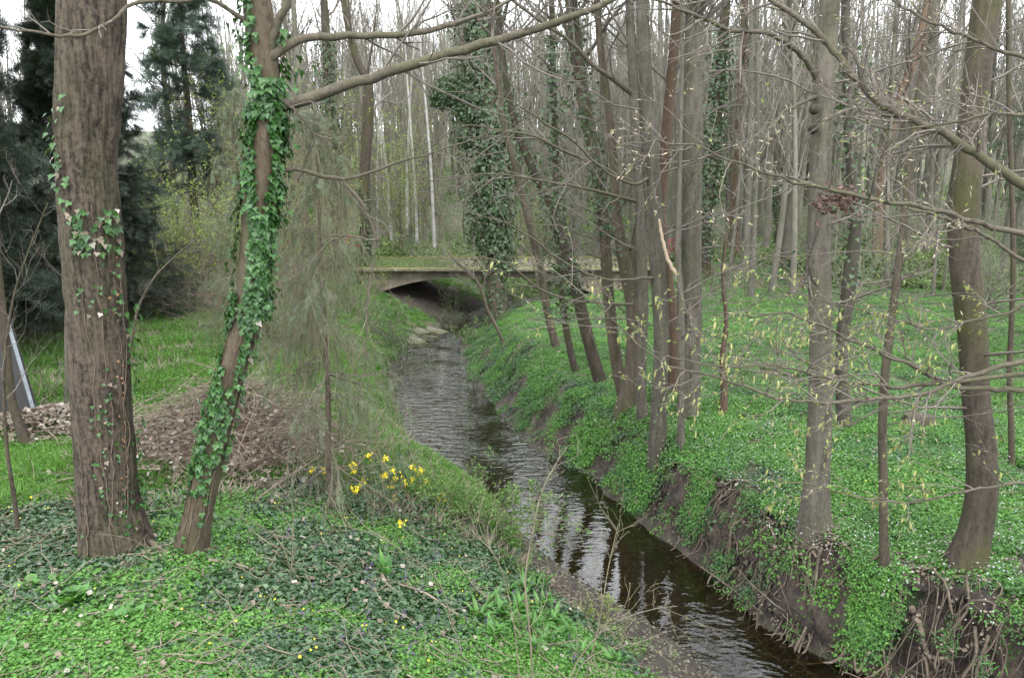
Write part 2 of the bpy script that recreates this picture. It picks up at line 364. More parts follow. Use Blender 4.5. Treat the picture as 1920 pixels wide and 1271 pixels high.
def resample(P, W, n):
    P = np.asarray(P, float); W = np.asarray(W, float)
    s = np.concatenate([[0], np.cumsum(np.linalg.norm(np.diff(P, axis=0), axis=1))]); q = np.linspace(0, s[-1], n)
    m = np.gradient(P, s, axis=0); out = []
    i = np.clip(np.searchsorted(s, q, 'right') - 1, 0, len(s) - 2); h = (s[i + 1] - s[i])[:, None]; t = ((q - s[i]) / (s[i + 1] - s[i]))[:, None]
    O = (2 * t**3 - 3 * t**2 + 1) * P[i] + (t**3 - 2 * t**2 + t) * h * m[i] + (-2 * t**3 + 3 * t**2) * P[i + 1] + (t**3 - t**2) * h * m[i + 1]
    return O, I(q, s, W)
def px_path(pts, Y, n=None, close=1.0):
    """pts (u, v, width px) at distance Y -> world points and radii"""
    Ys = np.linspace(Y[0], Y[1], len(pts)) if isinstance(Y, tuple) else np.full(len(pts), Y)
    P = np.array([at(p[0], p[1], y) for p, y in zip(pts, Ys)])
    W = np.array([p[2] / 2 / F * (y / ray(p[0], p[1])[1]) for p, y in zip(pts, Ys)])
    return resample(P, W, n or len(pts) * 3)
def leaves_on(mb, P, per, size, proto=OVAL, droop=.3, tip=True, spread=.9):
    """leaves along the outer halves of twigs P (n,k,3)"""
    n, k, _ = P.shape; i = np.repeat(np.arange(n), per); t = rng.uniform(.25, 1, n * per) * (k - 1.001)
    a = np.floor(t).astype(int); f = (t - a)[:, None]
    p = P[i, a] * (1 - f) + P[i, a + 1] * f; T = unit(P[i, a + 1] - P[i, a])
    d = unit(T + spread * rdir(n * per) + np.array([0, 0, -droop]))
    nor = unit(rdir(n * per, .2, 1))
    mb.inst(*proto, basis(d, nor, size * rng.uniform(.6, 1.3, n * per)), p)

# ------------------------------------------------------------------ ground
ny, nx = 640, 420
yy = np.concatenate([np.linspace(-8, 2.5, 30), 2.5 + (np.exp(np.linspace(0, 1, ny - 50) * 2.9) - 1) / (math.exp(2.9) - 1) * 47.5, np.linspace(51, 600, 22) ** 1.0])[:]
yy = np.unique(yy)
tt = np.linspace(-1, 1, nx)
xc = np.where(yy < 60, (I(yy, LY, LX) + I(yy, RY, RX)) / 2, I(60, LY, LX))
off = 1.3 * np.sinh(tt * 6.1)
GX = xc[:, None] + off[None] + I(yy, RY, RX)[:, None] * 0; GY = np.broadcast_to(yy[:, None], GX.shape)
GZ = H(GX, GY)
dR = GX - I(yy, RY, RX)[:, None]; dL = I(yy, LY, LX)[:, None] - GX
# undercut, lumpy face of the right bank
k_ = np.clip(dR / .15, 0, 1) * np.clip((1.0 - dR) / .5, 0, 1) * I(yy, [4, 9, 13, 18], [1, 1, .45, .2])[:, None]
GX2 = GX + k_ * ((fbm(GY * 2.2, GZ * 3.5, 21) - .36) * .62 + (fbm(GY * 9, GZ * 12, 23) - .45) * .2); GY2 = GY + k_ * (fbm(GX * 2.5 + 7, GZ * 3, 22) - .5) * .35
def dirt_mask(x, y):
    """1 where the earth is bare"""
    x = np.asarray(x, float); y = np.asarray(y, float)
    dr = x - I(y, RY, RX); dl = I(y, LY, LX) - x
    near = I(y, [4, 8.8, 10.3, 12, 24, 40], [1.05, 1.05, .62, .28, .2, .0])
    wid = I(y, [4, 6.5, 8, 10, 14, 20], [1.5, 1.3, 1.0, .8, .9, 1.0])
    f = ss((dr + .1) / .12) * ss((wid - dr) / .35) * (fbm(x * 1.6, y * 1.6, 31) < .28 + near * .45)
    g = np.where((dr > 0), ss((.16 - dr) / .1), 0)
    m = (dl > -.1) & (dl < I(y, [6, 7, 8.5, 10, 12, 20, 30], [1.1, 1.05, .95, .5, .22, .15, .15]) + (fbm(x * 2, y * 2, 33) - .5) * .4)
    apron = ((np.abs(y - (31.6 + (-x - 3) * .55)) < 1.25) & (x < -1.7) & (x > -6.2))
    arch = (np.abs(y - 34.4) < 2.2) & (x > -6.0) & (x < 3.0) & ((dr > .3) | (dl > .2))
    return np.clip(np.maximum.reduce([f, g, m * 1.0, apron * 1.0, arch * 1.0]), 0, 1)
me = None
mb = MB(); jj, ii = np.meshgrid(np.arange(len(yy) - 1), np.arange(nx - 1), indexing='ij'); b = (jj * nx + ii).ravel()
mb.add(np.stack([GX2, GY2, GZ], -1), np.stack([b, b + 1, b + nx + 1, b + nx], 1))
me = mb.mesh('ground', smooth=True)
at_ = me.attributes.new('dirt', 'FLOAT', 'POINT'); at_.data.foreach_set('value', dirt_mask(GX, GY).ravel().astype(np.float32))
wet = np.clip(1 - GZ / .10, 0, 1) * (np.minimum(np.abs(dR), np.abs(dL)) < 2)
at_ = me.attributes.new('wet', 'FLOAT', 'POINT'); at_.data.foreach_set('value', wet.ravel().astype(np.float32))
m, t = nt('ground')
v = mapping(t, (1, 1, 1))
n1 = noise(t, v, 1.3, 5, .6); n2 = noise(t, v, 14, 5, .7); n3 = noise(t, v, 60, 3, .7); n4 = noise(t, v, 5, 4)
a1 = N(t, 'ShaderNodeAttribute', attribute_name='dirt'); a2 = N(t, 'ShaderNodeAttribute', attribute_name='wet')
green = mixc(t, ramp(t, n2, .35, .65), kc((0.03, 0.07, 0.02)), kc((0.07, 0.15, 0.03)))
soil = mixc(t, ramp(t, n4, .35, .65), kc((0.05, 0.035, 0.025)), kc((0.15, 0.108, 0.078)))
soil = mixc(t, ramp(t, n3, .6, .75), soil, kc((0.24, 0.185, 0.14)))
n5 = noise(t, v, 9, 8, .8); soil = mixc(t, ramp(t, n5, .52, .40), soil, kc((0.028, 0.02, 0.014)))  # crevice shade painted into the soil colour, matching the hollows of the bump
litter = mixc(t, ramp(t, n3, .4, .6), kc((0.11, 0.075, 0.05)), kc((0.32, 0.25, 0.19)))
gr = mixc(t, ramp(t, math_(t, 'ADD', n1, math_(t, 'MULTIPLY', n2, .4)), .66, .8), green, litter)
col = mixc(t, a1.outputs['Fac'], gr, soil)
col = mixc(t, math_(t, 'MULTIPLY', a2.outputs['Fac'], .75), col, (0.03, 0.024, 0.017))
p = N(t, 'ShaderNodeBsdfPrincipled'); L(t, col, p.inputs['Base Color'])
rg = N(t, 'ShaderNodeMapRange'); rg.inputs['To Min'].default_value = .95; rg.inputs['To Max'].default_value = .35
L(t, a2.outputs['Fac'], rg.inputs[0]); L(t, rg.outputs[0], p.inputs['Roughness'])
bp = N(t, 'ShaderNodeBump'); bp.inputs['Strength'].default_value = .9; bp.inputs['Distance'].default_value = .05
L(t, math_(t, 'ADD', math_(t, 'ADD', n2, math_(t, 'MULTIPLY', n3, .6)), math_(t, 'MULTIPLY', n5, 1.6)), bp.inputs['Height']); L(t, bp.outputs[0], p.inputs['Normal'])
o = N(t, 'ShaderNodeOutputMaterial'); L(t, p.outputs[0], o.inputs[0])
g = link('ground', me, m); g['kind'] = 'structure'

# ------------------------------------------------------------------ water
m, t = nt('water')
tc = N(t, 'ShaderNodeTexCoord'); mp = N(t, 'ShaderNodeMapping'); mp.inputs['Scale'].default_value = (1, 1.6, 1); mp.inputs['Rotation'].default_value = (0, 0, R(35))
L(t, tc.outputs['Object'], mp.inputs[0])
mp.inputs['Scale'].default_value = (1.0, 2.6, 1)
w1 = noise(t, mp.outputs[0], 2.3, 2, .5); w2 = noise(t, mp.outputs[0], 7.5, 2, .5); w3 = noise(t, tc.outputs['Object'], 1.1, 2)
wv = N(t, 'ShaderNodeTexWave', wave_type='RINGS', rings_direction='Z'); wv.inputs['Scale'].default_value = 2.6; wv.inputs['Distortion'].default_value = 5; wv.inputs['Detail'].default_value = 2; wv.inputs['Detail Scale'].default_value = 1.2
mp2 = N(t, 'ShaderNodeMapping'); mp2.inputs['Location'].default_value = (-1.2, -6.2, 0); L(t, tc.outputs['Object'], mp2.inputs[0]); L(t, mp2.outputs[0], wv.inputs['Vector'])
bp = N(t, 'ShaderNodeBump'); bp.inputs['Distance'].default_value = .05
at2 = N(t, 'ShaderNodeAttribute', attribute_name='ripple')
hh_ = math_(t, 'ADD', math_(t, 'MULTIPLY', w1, 1.5), math_(t, 'MULTIPLY', w2, .42))
L(t, math_(t, 'ADD', hh_, math_(t, 'MULTIPLY', wv.outputs[1], .10)), bp.inputs['Height'])
L(t, math_(t, 'MULTIPLY', at2.outputs['Fac'], math_(t, 'ADD', .35, ramp(t, w3, .35, .65))), bp.inputs['Strength'])
fr = N(t, 'ShaderNodeFresnel'); fr.inputs['IOR'].default_value = 1.34; L(t, bp.outputs[0], fr.inputs['Normal'])
gl = N(t, 'ShaderNodeBsdfGlossy'); gl.inputs['Roughness'].default_value = .0; L(t, bp.outputs[0], gl.inputs['Normal'])
tr = N(t, 'ShaderNodeBsdfTransparent'); tr.inputs[0].default_value = (.48, .42, .26, 1)
ms = N(t, 'ShaderNodeMixShader'); L(t, math_(t, 'MULTIPLY', fr.outputs[0], 1.9), ms.inputs[0]); L(t, tr.outputs[0], ms.inputs[1]); L(t, gl.outputs[0], ms.inputs[2])
o = N(t, 'ShaderNodeOutputMaterial'); L(t, ms.outputs[0], o.inputs[0])
ys = np.linspace(-7, 70, 240); wl = I(ys, LY, LX) - .8; wr_ = I(ys, RY, RX) + .8; q = np.linspace(0, 1, 14)
WX = wl[:, None] * (1 - q) + wr_[:, None] * q; WYY = np.broadcast_to(ys[:, None], WX.shape)
WZ = np.zeros_like(WX)
mb = MB(); jj, ii = np.meshgrid(np.arange(len(ys) - 1), np.arange(13), indexing='ij'); b = (jj * 14 + ii).ravel()
mb.add(np.stack([WX, WYY, WZ], -1), np.stack([b, b + 1, b + 15, b + 14], 1))
me = mb.mesh('water', smooth=True)
rp = I(WYY, [0, 7.5, 8.3, 9.2, 11.5, 13, 20, 40], [.35, .32, .25, .09, .12, .55, .85, .85]) * (.55 + .9 * fbm(WX * .9, WYY * .9, 44))
at_ = me.attributes.new('ripple', 'FLOAT', 'POINT'); at_.data.foreach_set('value', rp.ravel().astype(np.float32))
w = link('water', me, m); w['kind'] = 'structure'

# ------------------------------------------------------------------ ground cover scattered as instances of leaf clumps (uncountable: kind stuff)
def clump(n, rad, hgt, size, proto, droop=.2, stalk=False, uplo=.2):
    mb = MB(); a = rng.uniform(0, 2 * np.pi, n); r = rad * np.sqrt(rng.uniform(0, 1, n))
    loc = np.stack([r * np.cos(a), r * np.sin(a), hgt * rng.uniform(.15, 1, n)], 1)
    tip = unit(np.stack([np.cos(a + rng.normal(0, 1, n)), np.sin(a + rng.normal(0, 1, n)), rng.normal(-droop, .35, n)], 1))
    mb.inst(*proto, basis(tip, unit(rdir(n, uplo, 1) + np.array([0, 0, .6])), size * rng.uniform(.6, 1.35, n)), loc)
    return mb
def tuft(n, rad, hgt, proto, splay=.5):
    mb = MB(); a = rng.uniform(0, 2 * np.pi, n); r = rad * np.sqrt(rng.uniform(0, 1, n))
    loc = np.stack([r * np.cos(a), r * np.sin(a), 0 * a], 1)
    tip = unit(np.stack([np.cos(a) * splay, np.sin(a) * splay, np.ones(n)], 1) + rng.normal(0, .25, (n, 3)))
    nor = unit(np.stack([-np.cos(a), -np.sin(a), .3 + 0 * a], 1))
    mb.inst(*proto, basis(tip, nor, hgt * rng.uniform(.6, 1.25, n)), loc)
    return mb
_src = 0
def scatter(name, P, protos, mat, scale, yaw_only=False):
    """one object: a point cloud that a node group fills with clumps"""
    global _src
    P = np.asarray(P); n = len(P); x, y = P[:, 0], P[:, 1]
    gx = (H(x + .08, y, False) - H(x - .08, y, False)) / .16; gy = (H(x, y + .08, False) - H(x, y - .08, False)) / .16
    nor = unit(np.stack([-gx * .8, -gy * .8, np.ones(n)], 1)); yaw = rng.uniform(0, 2 * np.pi, n)
    nx_ = nor[:, 0] * np.cos(yaw) + nor[:, 1] * np.sin(yaw); ny_ = -nor[:, 0] * np.sin(yaw) + nor[:, 1] * np.cos(yaw)
    rot = np.stack([-np.arcsin(np.clip(ny_, -1, 1)), np.arctan2(nx_, nor[:, 2]), yaw], 1)
    me = bpy.data.meshes.new(name); me.vertices.add(n); me.vertices.foreach_set('co', P.astype(np.float32).ravel())
    a = me.attributes.new('rot', 'FLOAT_VECTOR', 'POINT'); a.data.foreach_set('vector', rot.astype(np.float32).ravel())
    a = me.attributes.new('sc', 'FLOAT', 'POINT'); a.data.foreach_set('value', (scale * rng.uniform(.7, 1.3, n)).astype(np.float32))
    a = me.attributes.new('vi', 'INT', 'POINT'); a.data.foreach_set('value', rng.integers(0, len(protos), n).astype(np.int32))
    o = bpy.data.objects.new(name, me); C.objects.link(o); o['kind'] = 'stuff'
    ng = bpy.data.node_groups.new(name, 'GeometryNodeTree')
    ng.interface.new_socket('Geometry', in_out='INPUT', socket_type='NodeSocketGeometry'); ng.interface.new_socket('Geometry', in_out='OUTPUT', socket_type='NodeSocketGeometry')
    gi = ng.nodes.new('NodeGroupInput'); go = ng.nodes.new('NodeGroupOutput')
    jn = ng.nodes.new('GeometryNodeJoinGeometry')
    for mbp in reversed(protos):
        _src += 1
        if isinstance(mbp, MB):
            so_ = bpy.data.objects.new('clump_source', mbp.mesh('clump_source')); so_.data.materials.append(MT[mat])
        else: so_ = mbp
        oi = ng.nodes.new('GeometryNodeObjectInfo'); oi.inputs['Object'].default_value = so_; oi.inputs['As Instance'].default_value = False
        gt = ng.nodes.new('GeometryNodeGeometryToInstance'); ng.links.new(oi.outputs['Geometry'], gt.inputs[0]); ng.links.new(gt.outputs[0], jn.inputs[0])
    ip = ng.nodes.new('GeometryNodeInstanceOnPoints'); ip.inputs['Pick Instance'].default_value = True
    def na(nm, ty):
        q = ng.nodes.new('GeometryNodeInputNamedAttribute'); q.data_type = ty; q.inputs['Name'].default_value = nm; return q.outputs[0]
    er = ng.nodes.new('FunctionNodeEulerToRotation'); ng.links.new(na('rot', 'FLOAT_VECTOR'), er.inputs[0])
    ng.links.new(gi.outputs[0], ip.inputs['Points']); ng.links.new(jn.outputs[0], ip.inputs['Instance'])
    ng.links.new(er.outputs[0], ip.inputs['Rotation']); ng.links.new(na('sc', 'FLOAT'), ip.inputs['Scale']); ng.links.new(na('vi', 'INT'), ip.inputs['Instance Index'])
    ng.links.new(ip.outputs[0], go.inputs[0])
    md = o.modifiers.new('scatter', 'NODES'); md.node_group = ng
    return o
def fan(n, r0, r1, a0=-44, a1=44, p=1.0):
    """points over the ground, thinning out with distance"""
    a = np.radians(rng.uniform(a0, a1, n)); u = rng.uniform(0, 1, n)
    r = (r0 ** (1 - p) + u * (r1 ** (1 - p) - r0 ** (1 - p))) ** (1 / (1 - p)) if p != 1 else r0 * (r1 / r0) ** u
    return np.sin(a) * r, np.cos(a) * r
def place(x, y, keep, dz=0.0):
    x, y = x[keep], y[keep]; return np.stack([x, y, H(x, y) + dz], 1)
def DR(x, y): return x - I(y, RY, RX)
def DL(x, y): return I(y, LY, LX) - x
MUDW = lambda y: I(y, [6, 7, 8.5, 10, 12, 20, 30], [1.1, 1.05, .95, .5, .22, .15, .15])
def wet_or_bare(x, y, p_in=.06):
    return (((DR(x, y) < .02) & (DL(x, y) < MUDW(y) * .95)) | (dirt_mask(x, y) > .5)) & (rng.uniform(0, 1, len(x)) > p_in) | ((DR(x, y) < .02) & (DL(x, y) < .05))
bridge_zone = lambda x, y: (np.abs(y - 34.5) < 2.3) & (x > -6.6) & (x < 6)

iv = [clump(44, .17, .08, .043, IVY, .25) for _ in range(5)]
hb = [clump(80, .16, .10, .034, OVAL, .3) for _ in range(4)] + [clump(90, .15, .10, .0155, STAR, .1) for _ in range(3)]
lw = [clump(70, .24, .08, .04, OVAL, .2) for _ in range(2)] + [tuft(60, .22, .12, BLADE, .7) for _ in range(2)]
# left foreground: dark ivy with lighter herbs between
x, y = fan(26000, 4.0, 15, -46, 22, 1.6)
ivz = (.55 * fbm(x * .6 + 3, y * .6, 51) + .45 * fbm(x * 2.7, y * 2.7, 57) + .04 * (x < -1) - .20 * ss((y - 9.5) / 5) - .14 * ss((x + .8) / 1.5) * ss((7.5 - y) / 2) - .06 * ss((6.4 - y) / 1))
left = DL(x, y) > MUDW(y) * .85
k = left & (ivz > .455) & ~wet_or_bare(x, y, 0)
scatter('ivy_ground_cover', place(x, y, k), iv, 'ivy_ground', 1.0)
x2, y2 = fan(24000, 4.0, 15, -46, 22, 1.6)
iv2 = (.55 * fbm(x2 * .6 + 3, y2 * .6, 51) + .45 * fbm(x2 * 2.7, y2 * 2.7, 57) + .04 * (x2 < -1) - .20 * ss((y2 - 9.5) / 5) - .14 * ss((x2 + .8) / 1.5) * ss((7.5 - y2) / 2) - .06 * ss((6.4 - y2) / 1))
k = (DL(x2, y2) > MUDW(y2) * .85) & (iv2 < .505) & ~wet_or_bare(x2, y2, 0)
scatter('low_green_herbs', place(x2, y2, k), hb, 'herb', .95)
k = (DL(x2, y2) > MUDW(y2)) & (iv2 > .5) & (rng.uniform(0, 1, len(x2)) < .2)
scatter('herbs_between_ivy', place(x2, y2, k), hb[:2], 'herb', .55)
# left lawn further back
x, y = fan(30000, 10, 42, -46, 3, 1.4)
k = (DL(x, y) > .3) & ~wet_or_bare(x, y, 0) & ~bridge_zone(x, y) & (fbm(x * .4, y * .4, 61) > .25)
scatter('lawn_cover', place(x, y, k), lw, 'lawn', 1.15)
x, y = fan(14000, 10, 34, -24, 4, 1.3)
k = ~wet_or_bare(x, y, .03) & (DL(x, y) > .05) & (DL(x, y) < 3.2) & (fbm(x * 1.2, y * 1.2, 63) > .46) & ~bridge_zone(x, y)
scatter('dull_bank_cover', place(x, y, k), iv[:3] + hb[:1], 'ivy_ground', 1.0)
x, y = fan(5000, 9, 34, -34, 4, 1.3)
k = ~wet_or_bare(x, y, 0) & (DL(x, y) > .1) & (fbm(x * .8, y * .8, 64) > .52) & ~bridge_zone(x, y)
scatter('dead_stalks_on_bank', place(x, y, k), [tuft(14, .15, .22, BLADE, 1.3) for _ in range(3)], 'dry', 1.0)
# right bank: anemones and herbs
x, y = fan(60000, 5, 42, -20, 46, 1.5)
k = (DR(x, y) > .05) & ~wet_or_bare(x, y) & ~bridge_zone(x, y) & (fbm(x * 1.1, y * 1.1, 71) > .27)
kd = (fbm(x * .9 + 4, y * .9, 73) + .4 * (rng.uniform(0, 1, len(x)) - .5)) > .50
scatter('anemone_leaf_cover', place(x, y, k & kd), hb, 'herb', 1.05)
scatter('woodruff_cover', place(x, y, k & ~kd), hb[3:] + [tuft(34, .12, .10, BLADE, .9)], 'herb_deep', .95)
# dull dark green creeping plants low on the right bank face
x, y = fan(16000, 6, 33, -20, 36, 1.3)
k = (DR(x, y) > -.04) & (DR(x, y) < 1.4) & (fbm(x * 1.3, y * 1.3, 81) > I(y, [6, 9, 11], [.62, .55, .42])) & ((dirt_mask(x, y) < .5) | (rng.uniform(0, 1, len(x)) < .12)) & ~bridge_zone(x, y)
scatter('bank_creeper', place(x, y, k), iv, 'ivy_ground', .85)
# sprouts on the mud
x, y = fan(9000, 6, 10, 0, 24, 1.3)
k = (DL(x, y) > .18) & (DL(x, y) < 1.4) & (fbm(x * 3, y * 3, 83) > .52) & (y < 8.4)
scatter('mud_sprouts', place(x, y, k), [clump(9, .08, .04, .03, OVAL, .1) for _ in range(3)], 'shrub_leaf', 1.0)
# flowers
x, y = fan(15000, 6, 32, -8, 46, 1.4)
k = (DR(x, y) > .5) & (fbm(x * .8, y * .8, 91) > .40) & (rng.uniform(0, 1, len(x)) < .55)
fl = []
for j in range(3):
    mb = MB(); q = 3; mb.inst(*STAR, basis(rdir(q, -.2, .2), rdir(q, .6, 1), np.full(q, .011)), rng.uniform(-.14, .14, (q, 3)) * np.array([1, 1, .2]) + np.array([0, 0, .17])); fl.append(mb)
scatter('white_anemone_flowers', place(x, y, k), fl, 'white', 1.0)
x, y = fan(480, 4, 20, -46, 46, 1.3)
k = (((DR(x, y) > .3) | (DL(x, y) > 1.6)) & (fbm(x * .9, y * .9, 95) > .52))
f2 = [MB().inst(*STAR, basis(rdir(2, -.2, .2), rdir(2, .6, 1), np.full(2, .012)), rng.uniform(-.1, .1, (2, 3)) * np.array([1, 1, .2]) + np.array([0, 0, .15]))for _ in range(2)]
scatter('yellow_celandine_flowers', place(x, y, k), f2, 'yellow', 1.0)
x, y = fan(2200, 5, 16, -20, 46, 1.3)
k = ((DR(x, y) > .5) | (DL(x, y) > 1.6)) & (fbm(x * .7, y * .7, 97) > .5)
f3 = [MB().inst(*OVAL, basis(rdir(7, .2, .9), rdir(7), np.full(7, .025)), np.stack([rng.normal(0, .008, 7), rng.normal(0, .008, 7), np.linspace(.13, .2, 7)], 1)) for _ in range(2)]
k = k & (rng.uniform(0, 1, len(x)) < .22)
scatter('violet_corydalis_flowers', place(x, y, k), f3, 'violet', 1.0)
# fallen leaves
lt = [clump(2, .14, .04, .042, CUP, .1) for _ in range(5)]
x, y = fan(9000, 4, 40, -46, 46, 1.4)
k = ((DR(x, y) > .4) | (DL(x, y) > .8)) & (fbm(x * 1.3, y * 1.3, 101) > .46) & (rng.uniform(0, 1, len(x)) < .3) & ~bridge_zone(x, y)
scatter('fallen_leaves', place(x, y, k, .10), lt, 'litter', 1.0)
x, y = fan(4200, 5, 12, -46, 46, 1.2)
k = (dirt_mask(x, y) > .5) & (DR(x, y) > .1)
k2 = k & (fbm(x * 2.1, y * 2.1, 88) > .44); scatter('bank_sprouts', place(x, y, k2, .0), hb[4:] , 'herb_deep', .6)
scatter('litter_on_bare_bank', place(x, y, k, .01), [clump(4, .1, .03, .045, CUP, .1) for _ in range(3)], 'dry', .8)
tw = []
for _ in range(5):
    mb = MB(); q = 3; P_, R_ = grow(rng.normal(0, .1, (q, 3)) * [1, 1, .1], rdir(q, -.15, .2), rng.uniform(.15, .6, q), rng.uniform(.002, .006, q), 6, .22, 0); mb.tubes(P_, R_, 4); tw.append(mb)
x, y = fan(1500, 4, 26, -46, 46, 1.3)
k = ((DR(x, y) > .1) | (DL(x, y) > .5)) & ~bridge_zone(x, y)
scatter('fallen_twigs', place(x, y, k, .10), tw, 'dry', 1.0)
# pebbles on the mud bank and gravel under the shallow water
peb = []
for _ in range(3):
    mb = MB(); 
    for j in range(5):
        c = rng.uniform(-.15, .15, 3) * np.array([1, 1, 0]); q = unit(rng.normal(0, 1, (6, 3))); q = np.array([[1, 0, 0], [-1, 0, 0], [0, 1, 0], [0, -1, 0], [0, 0, 1], [0, 0, -1]]) * rng.uniform(.6, 1.1, (6, 1))
        mb.add(q * np.array([.02, .02, .012]) * rng.uniform(.5, 1.6) + c, [[0, 2, 4], [2, 1, 4], [1, 3, 4], [3, 0, 4], [2, 0, 5], [1, 2, 5], [3, 1, 5], [0, 3, 5]])
    peb.append(mb)
x, y = fan(5000, 6, 24, -20, 24, 1.2)
k = (DR(x, y) < .2) & (DL(x, y) < 1.1)
scatter('pebbles', place(x, y, k), peb, 'stone', 1.0)
# far floor of the wood: brown and green patches
x, y = fan(24000, 34, 100, -42, 42, 1.2)
k = (x > 4) | (x < -7) | (y > 40)
big = [clump(50, .5, .35, .13, OVAL, .2) for _ in range(3)]
scatter('woodland_floor_plants', place(x, y, k), big, 'herb2', 1.0)

# ------------------------------------------------------------------ bridge
YB, YF = 32.3, 36.6
br = thing('bridge', (-1.2, (YB + YF) / 2, 0), 'old low concrete arch footbridge with mossy deck crossing the stream', 'bridge')
xs = np.linspace(-6.0, 3.7, 40)
def arch(x):
    tt_ = (x + 1.15) / 4.9
    return 1.86 - .80 * np.abs(tt_) ** 2.6
zt = 2.13
for y0, nm in ((YB, 'spandrel_wall'), (YF - .3, 'spandrel_wall')):
    mb = MB(); X = np.concatenate([[-9.4], xs, [8.6]]); ZA = np.concatenate([[.4], np.where(np.abs(xs + 1.15) < 4.85, arch(xs), .2), [.2]])
    pf = np.stack([X, X * 0 + y0, ZA], 1); n_ = len(X)
    V = np.concatenate([pf, np.stack([X, X * 0 + y0, X * 0 + zt], 1), pf + [0, .3, 0], np.stack([X, X * 0 + y0 + .3, X * 0 + zt], 1)])
    i = np.arange(n_ - 1)
    mb.add(V, np.concatenate([np.stack([i, i + 1, n_ + i + 1, n_ + i], 1), np.stack([2 * n_ + i + 1, 2 * n_ + i, 3 * n_ + i, 3 * n_ + i + 1], 1), np.stack([2 * n_ + i, 2 * n_ + i + 1, i + 1, i], 1)]))
    part(nm, mb, 'conc', br)
mb = MB(); n_ = len(xs); za = arch(xs) + .04; k = np.abs(xs + 1.15) < 4.85; xa, za = xs[k], za[k]; n_ = len(xa)
V = np.concatenate([np.stack([xa, xa * 0 + YB + .3, za], 1), np.stack([xa, xa * 0 + YF - .3, za], 1)]); i = np.arange(n_ - 1)
mb.add(V, np.stack([i, i + n_, i + n_ + 1, i + 1], 1)); part('arch_vault', mb, 'conc', br, smooth=True)
for s_, x0 in ((1, -6.15), (-1, 3.85)):
    mb = MB(); mb.box((x0, (YB + YF) / 2, .7), (.5, YF - YB - .62, 1.5)); part('abutment', mb, 'conc', br)
mb = MB()
xe = np.linspace(-9.6, 8.8, 60); je = .02 * rng.normal(0, 1, 60)
prof = lambda dy, dz: np.stack([xe, YB - .38 + dy + je * .6, 2.14 + dz + 0 * xe], 1)
rows = [prof(.25, 0), prof(0, 0), prof(0, .09) + np.stack([0 * xe, .3 * je, .4 * je], 1), prof(.03, .13), prof(4.8, .13), prof(4.8, 0)]
V = np.concatenate(rows); nn = 60; F4 = []
for r_ in range(5):
    i = np.arange(nn - 1) + r_ * nn; F4.append(np.stack([i, i + 1, i + nn + 1, i + nn], 1))
mb.add(V, np.concatenate(F4)); part('deck_slab', mb, 'conc_edge', br)
mb = MB()
for j in range(18): mb.box((-9 + j * 1.0, YF - .05, 2.33 + rng.normal(0, .01)), (.97, .22, .16))
part('far_kerb', mb, 'conc_edge', br)
def strip(n, x0, x1, y0, y1, z, proto, size, up=.3):
    mb = MB(); P = np.stack([rng.uniform(x0, x1, n), rng.uniform(y0, y1, n), np.full(n, z) + rng.uniform(0, .03, n)], 1)
    mb.inst(*proto, basis(rdir(n, up - .5, up + .4), rdir(n, .3, 1), size * rng.uniform(.5, 1.4, n)), P); return mb
part('grass', strip(3500, -3, 8.6, YB, YF, 2.27, BLADE, .10, .7), 'herb2', br, 'stuff'); part('grass', strip(9000, -9.4, -2.6, YB - .12, YF, 2.27, BLADE, .14, .7), 'herb2', br, 'stuff')
mb = strip(5200, -9, 8.6, YB - .36, YB + .1, 2.26, OVAL, .05); mb2 = strip(2600, -9, 8.6, YF - .2, YF + .05, 2.42, OVAL, .06)
for v_, f_ in zip(mb2.v, [1]): pass
part('moss', mb, 'moss', br, 'stuff'); part('moss', mb2, 'moss', br, 'stuff')
part('fallen_leaves', strip(3200, -4.5, 8.6, YB + .05, YF - .1, 2.275, CUP, .09), 'litter', br, 'stuff')
mb = MB(); st = np.stack([rng.uniform(-7, 8, 70), np.full(70, YB - .2), np.full(70, 2.15)], 1)
P, Rd = grow(st, np.array([0, -.2, -1.]) + rng.normal(0, .35, (70, 3)), rng.uniform(.1, .6, 70), np.full(70, .012), 5, .4, -.1)
mb.tubes(P, Rd, 3); part('hanging_twigs', mb, 'twig', br, 'stuff')
# stone slabs of the bank revetment below the bridge on the left
rv = thing('stone_revetment', on(-3.3, 28.0), 'mossy stone slabs lining the outer bend of the stream before the bridge', 'revetment')
for j, (u0, v0, ang) in enumerate([(772, 640, -.9), (792, 632, -.7), (812, 622, -.55), (838, 614, -.35), (778, 622, -.8), (806, 609, -.5)]):
    p = gnd(u0, v0); mb = MB(); mb.box((0, 0, 0), (1.05, .7, .18), ang); o = link('slab', mb.mesh('slab'), MT['stone'], rv)
    o.location = Vector(p - org(rv)) + Vector((0, 0, .02)); o.rotation_euler = (.10 * (-1) ** j, .20, .06 * j)
# red railings at both ends of the bridge
def rail(loc, ln, rot, lab):
    t_ = thing('railing', loc, lab, 'railing')
    for q in (0, ln):
        mb = MB(); mb.box((loc[0] + q * math.cos(rot), loc[1] + q * math.sin(rot), loc[2] + .45), (.08, .08, 1.05), rot); part('post', mb, 'redpaint', t_)
    for z_ in (.55, .98):
        mb = MB(); mb.box((loc[0] + ln / 2 * math.cos(rot), loc[1] + ln / 2 * math.sin(rot), loc[2] + z_), (ln - .12, .05, .09), rot); part('rail', mb, 'redpaint', t_)
rail(np.array([-8.1, 36.9, 2.4]), 1.0, .1, 'red painted railing at the left end of the bridge')
rail(np.array([7.0, 33.4, 2.4]), 1.3, 1.2, 'red painted railing at the right end of the bridge behind grey trunks')

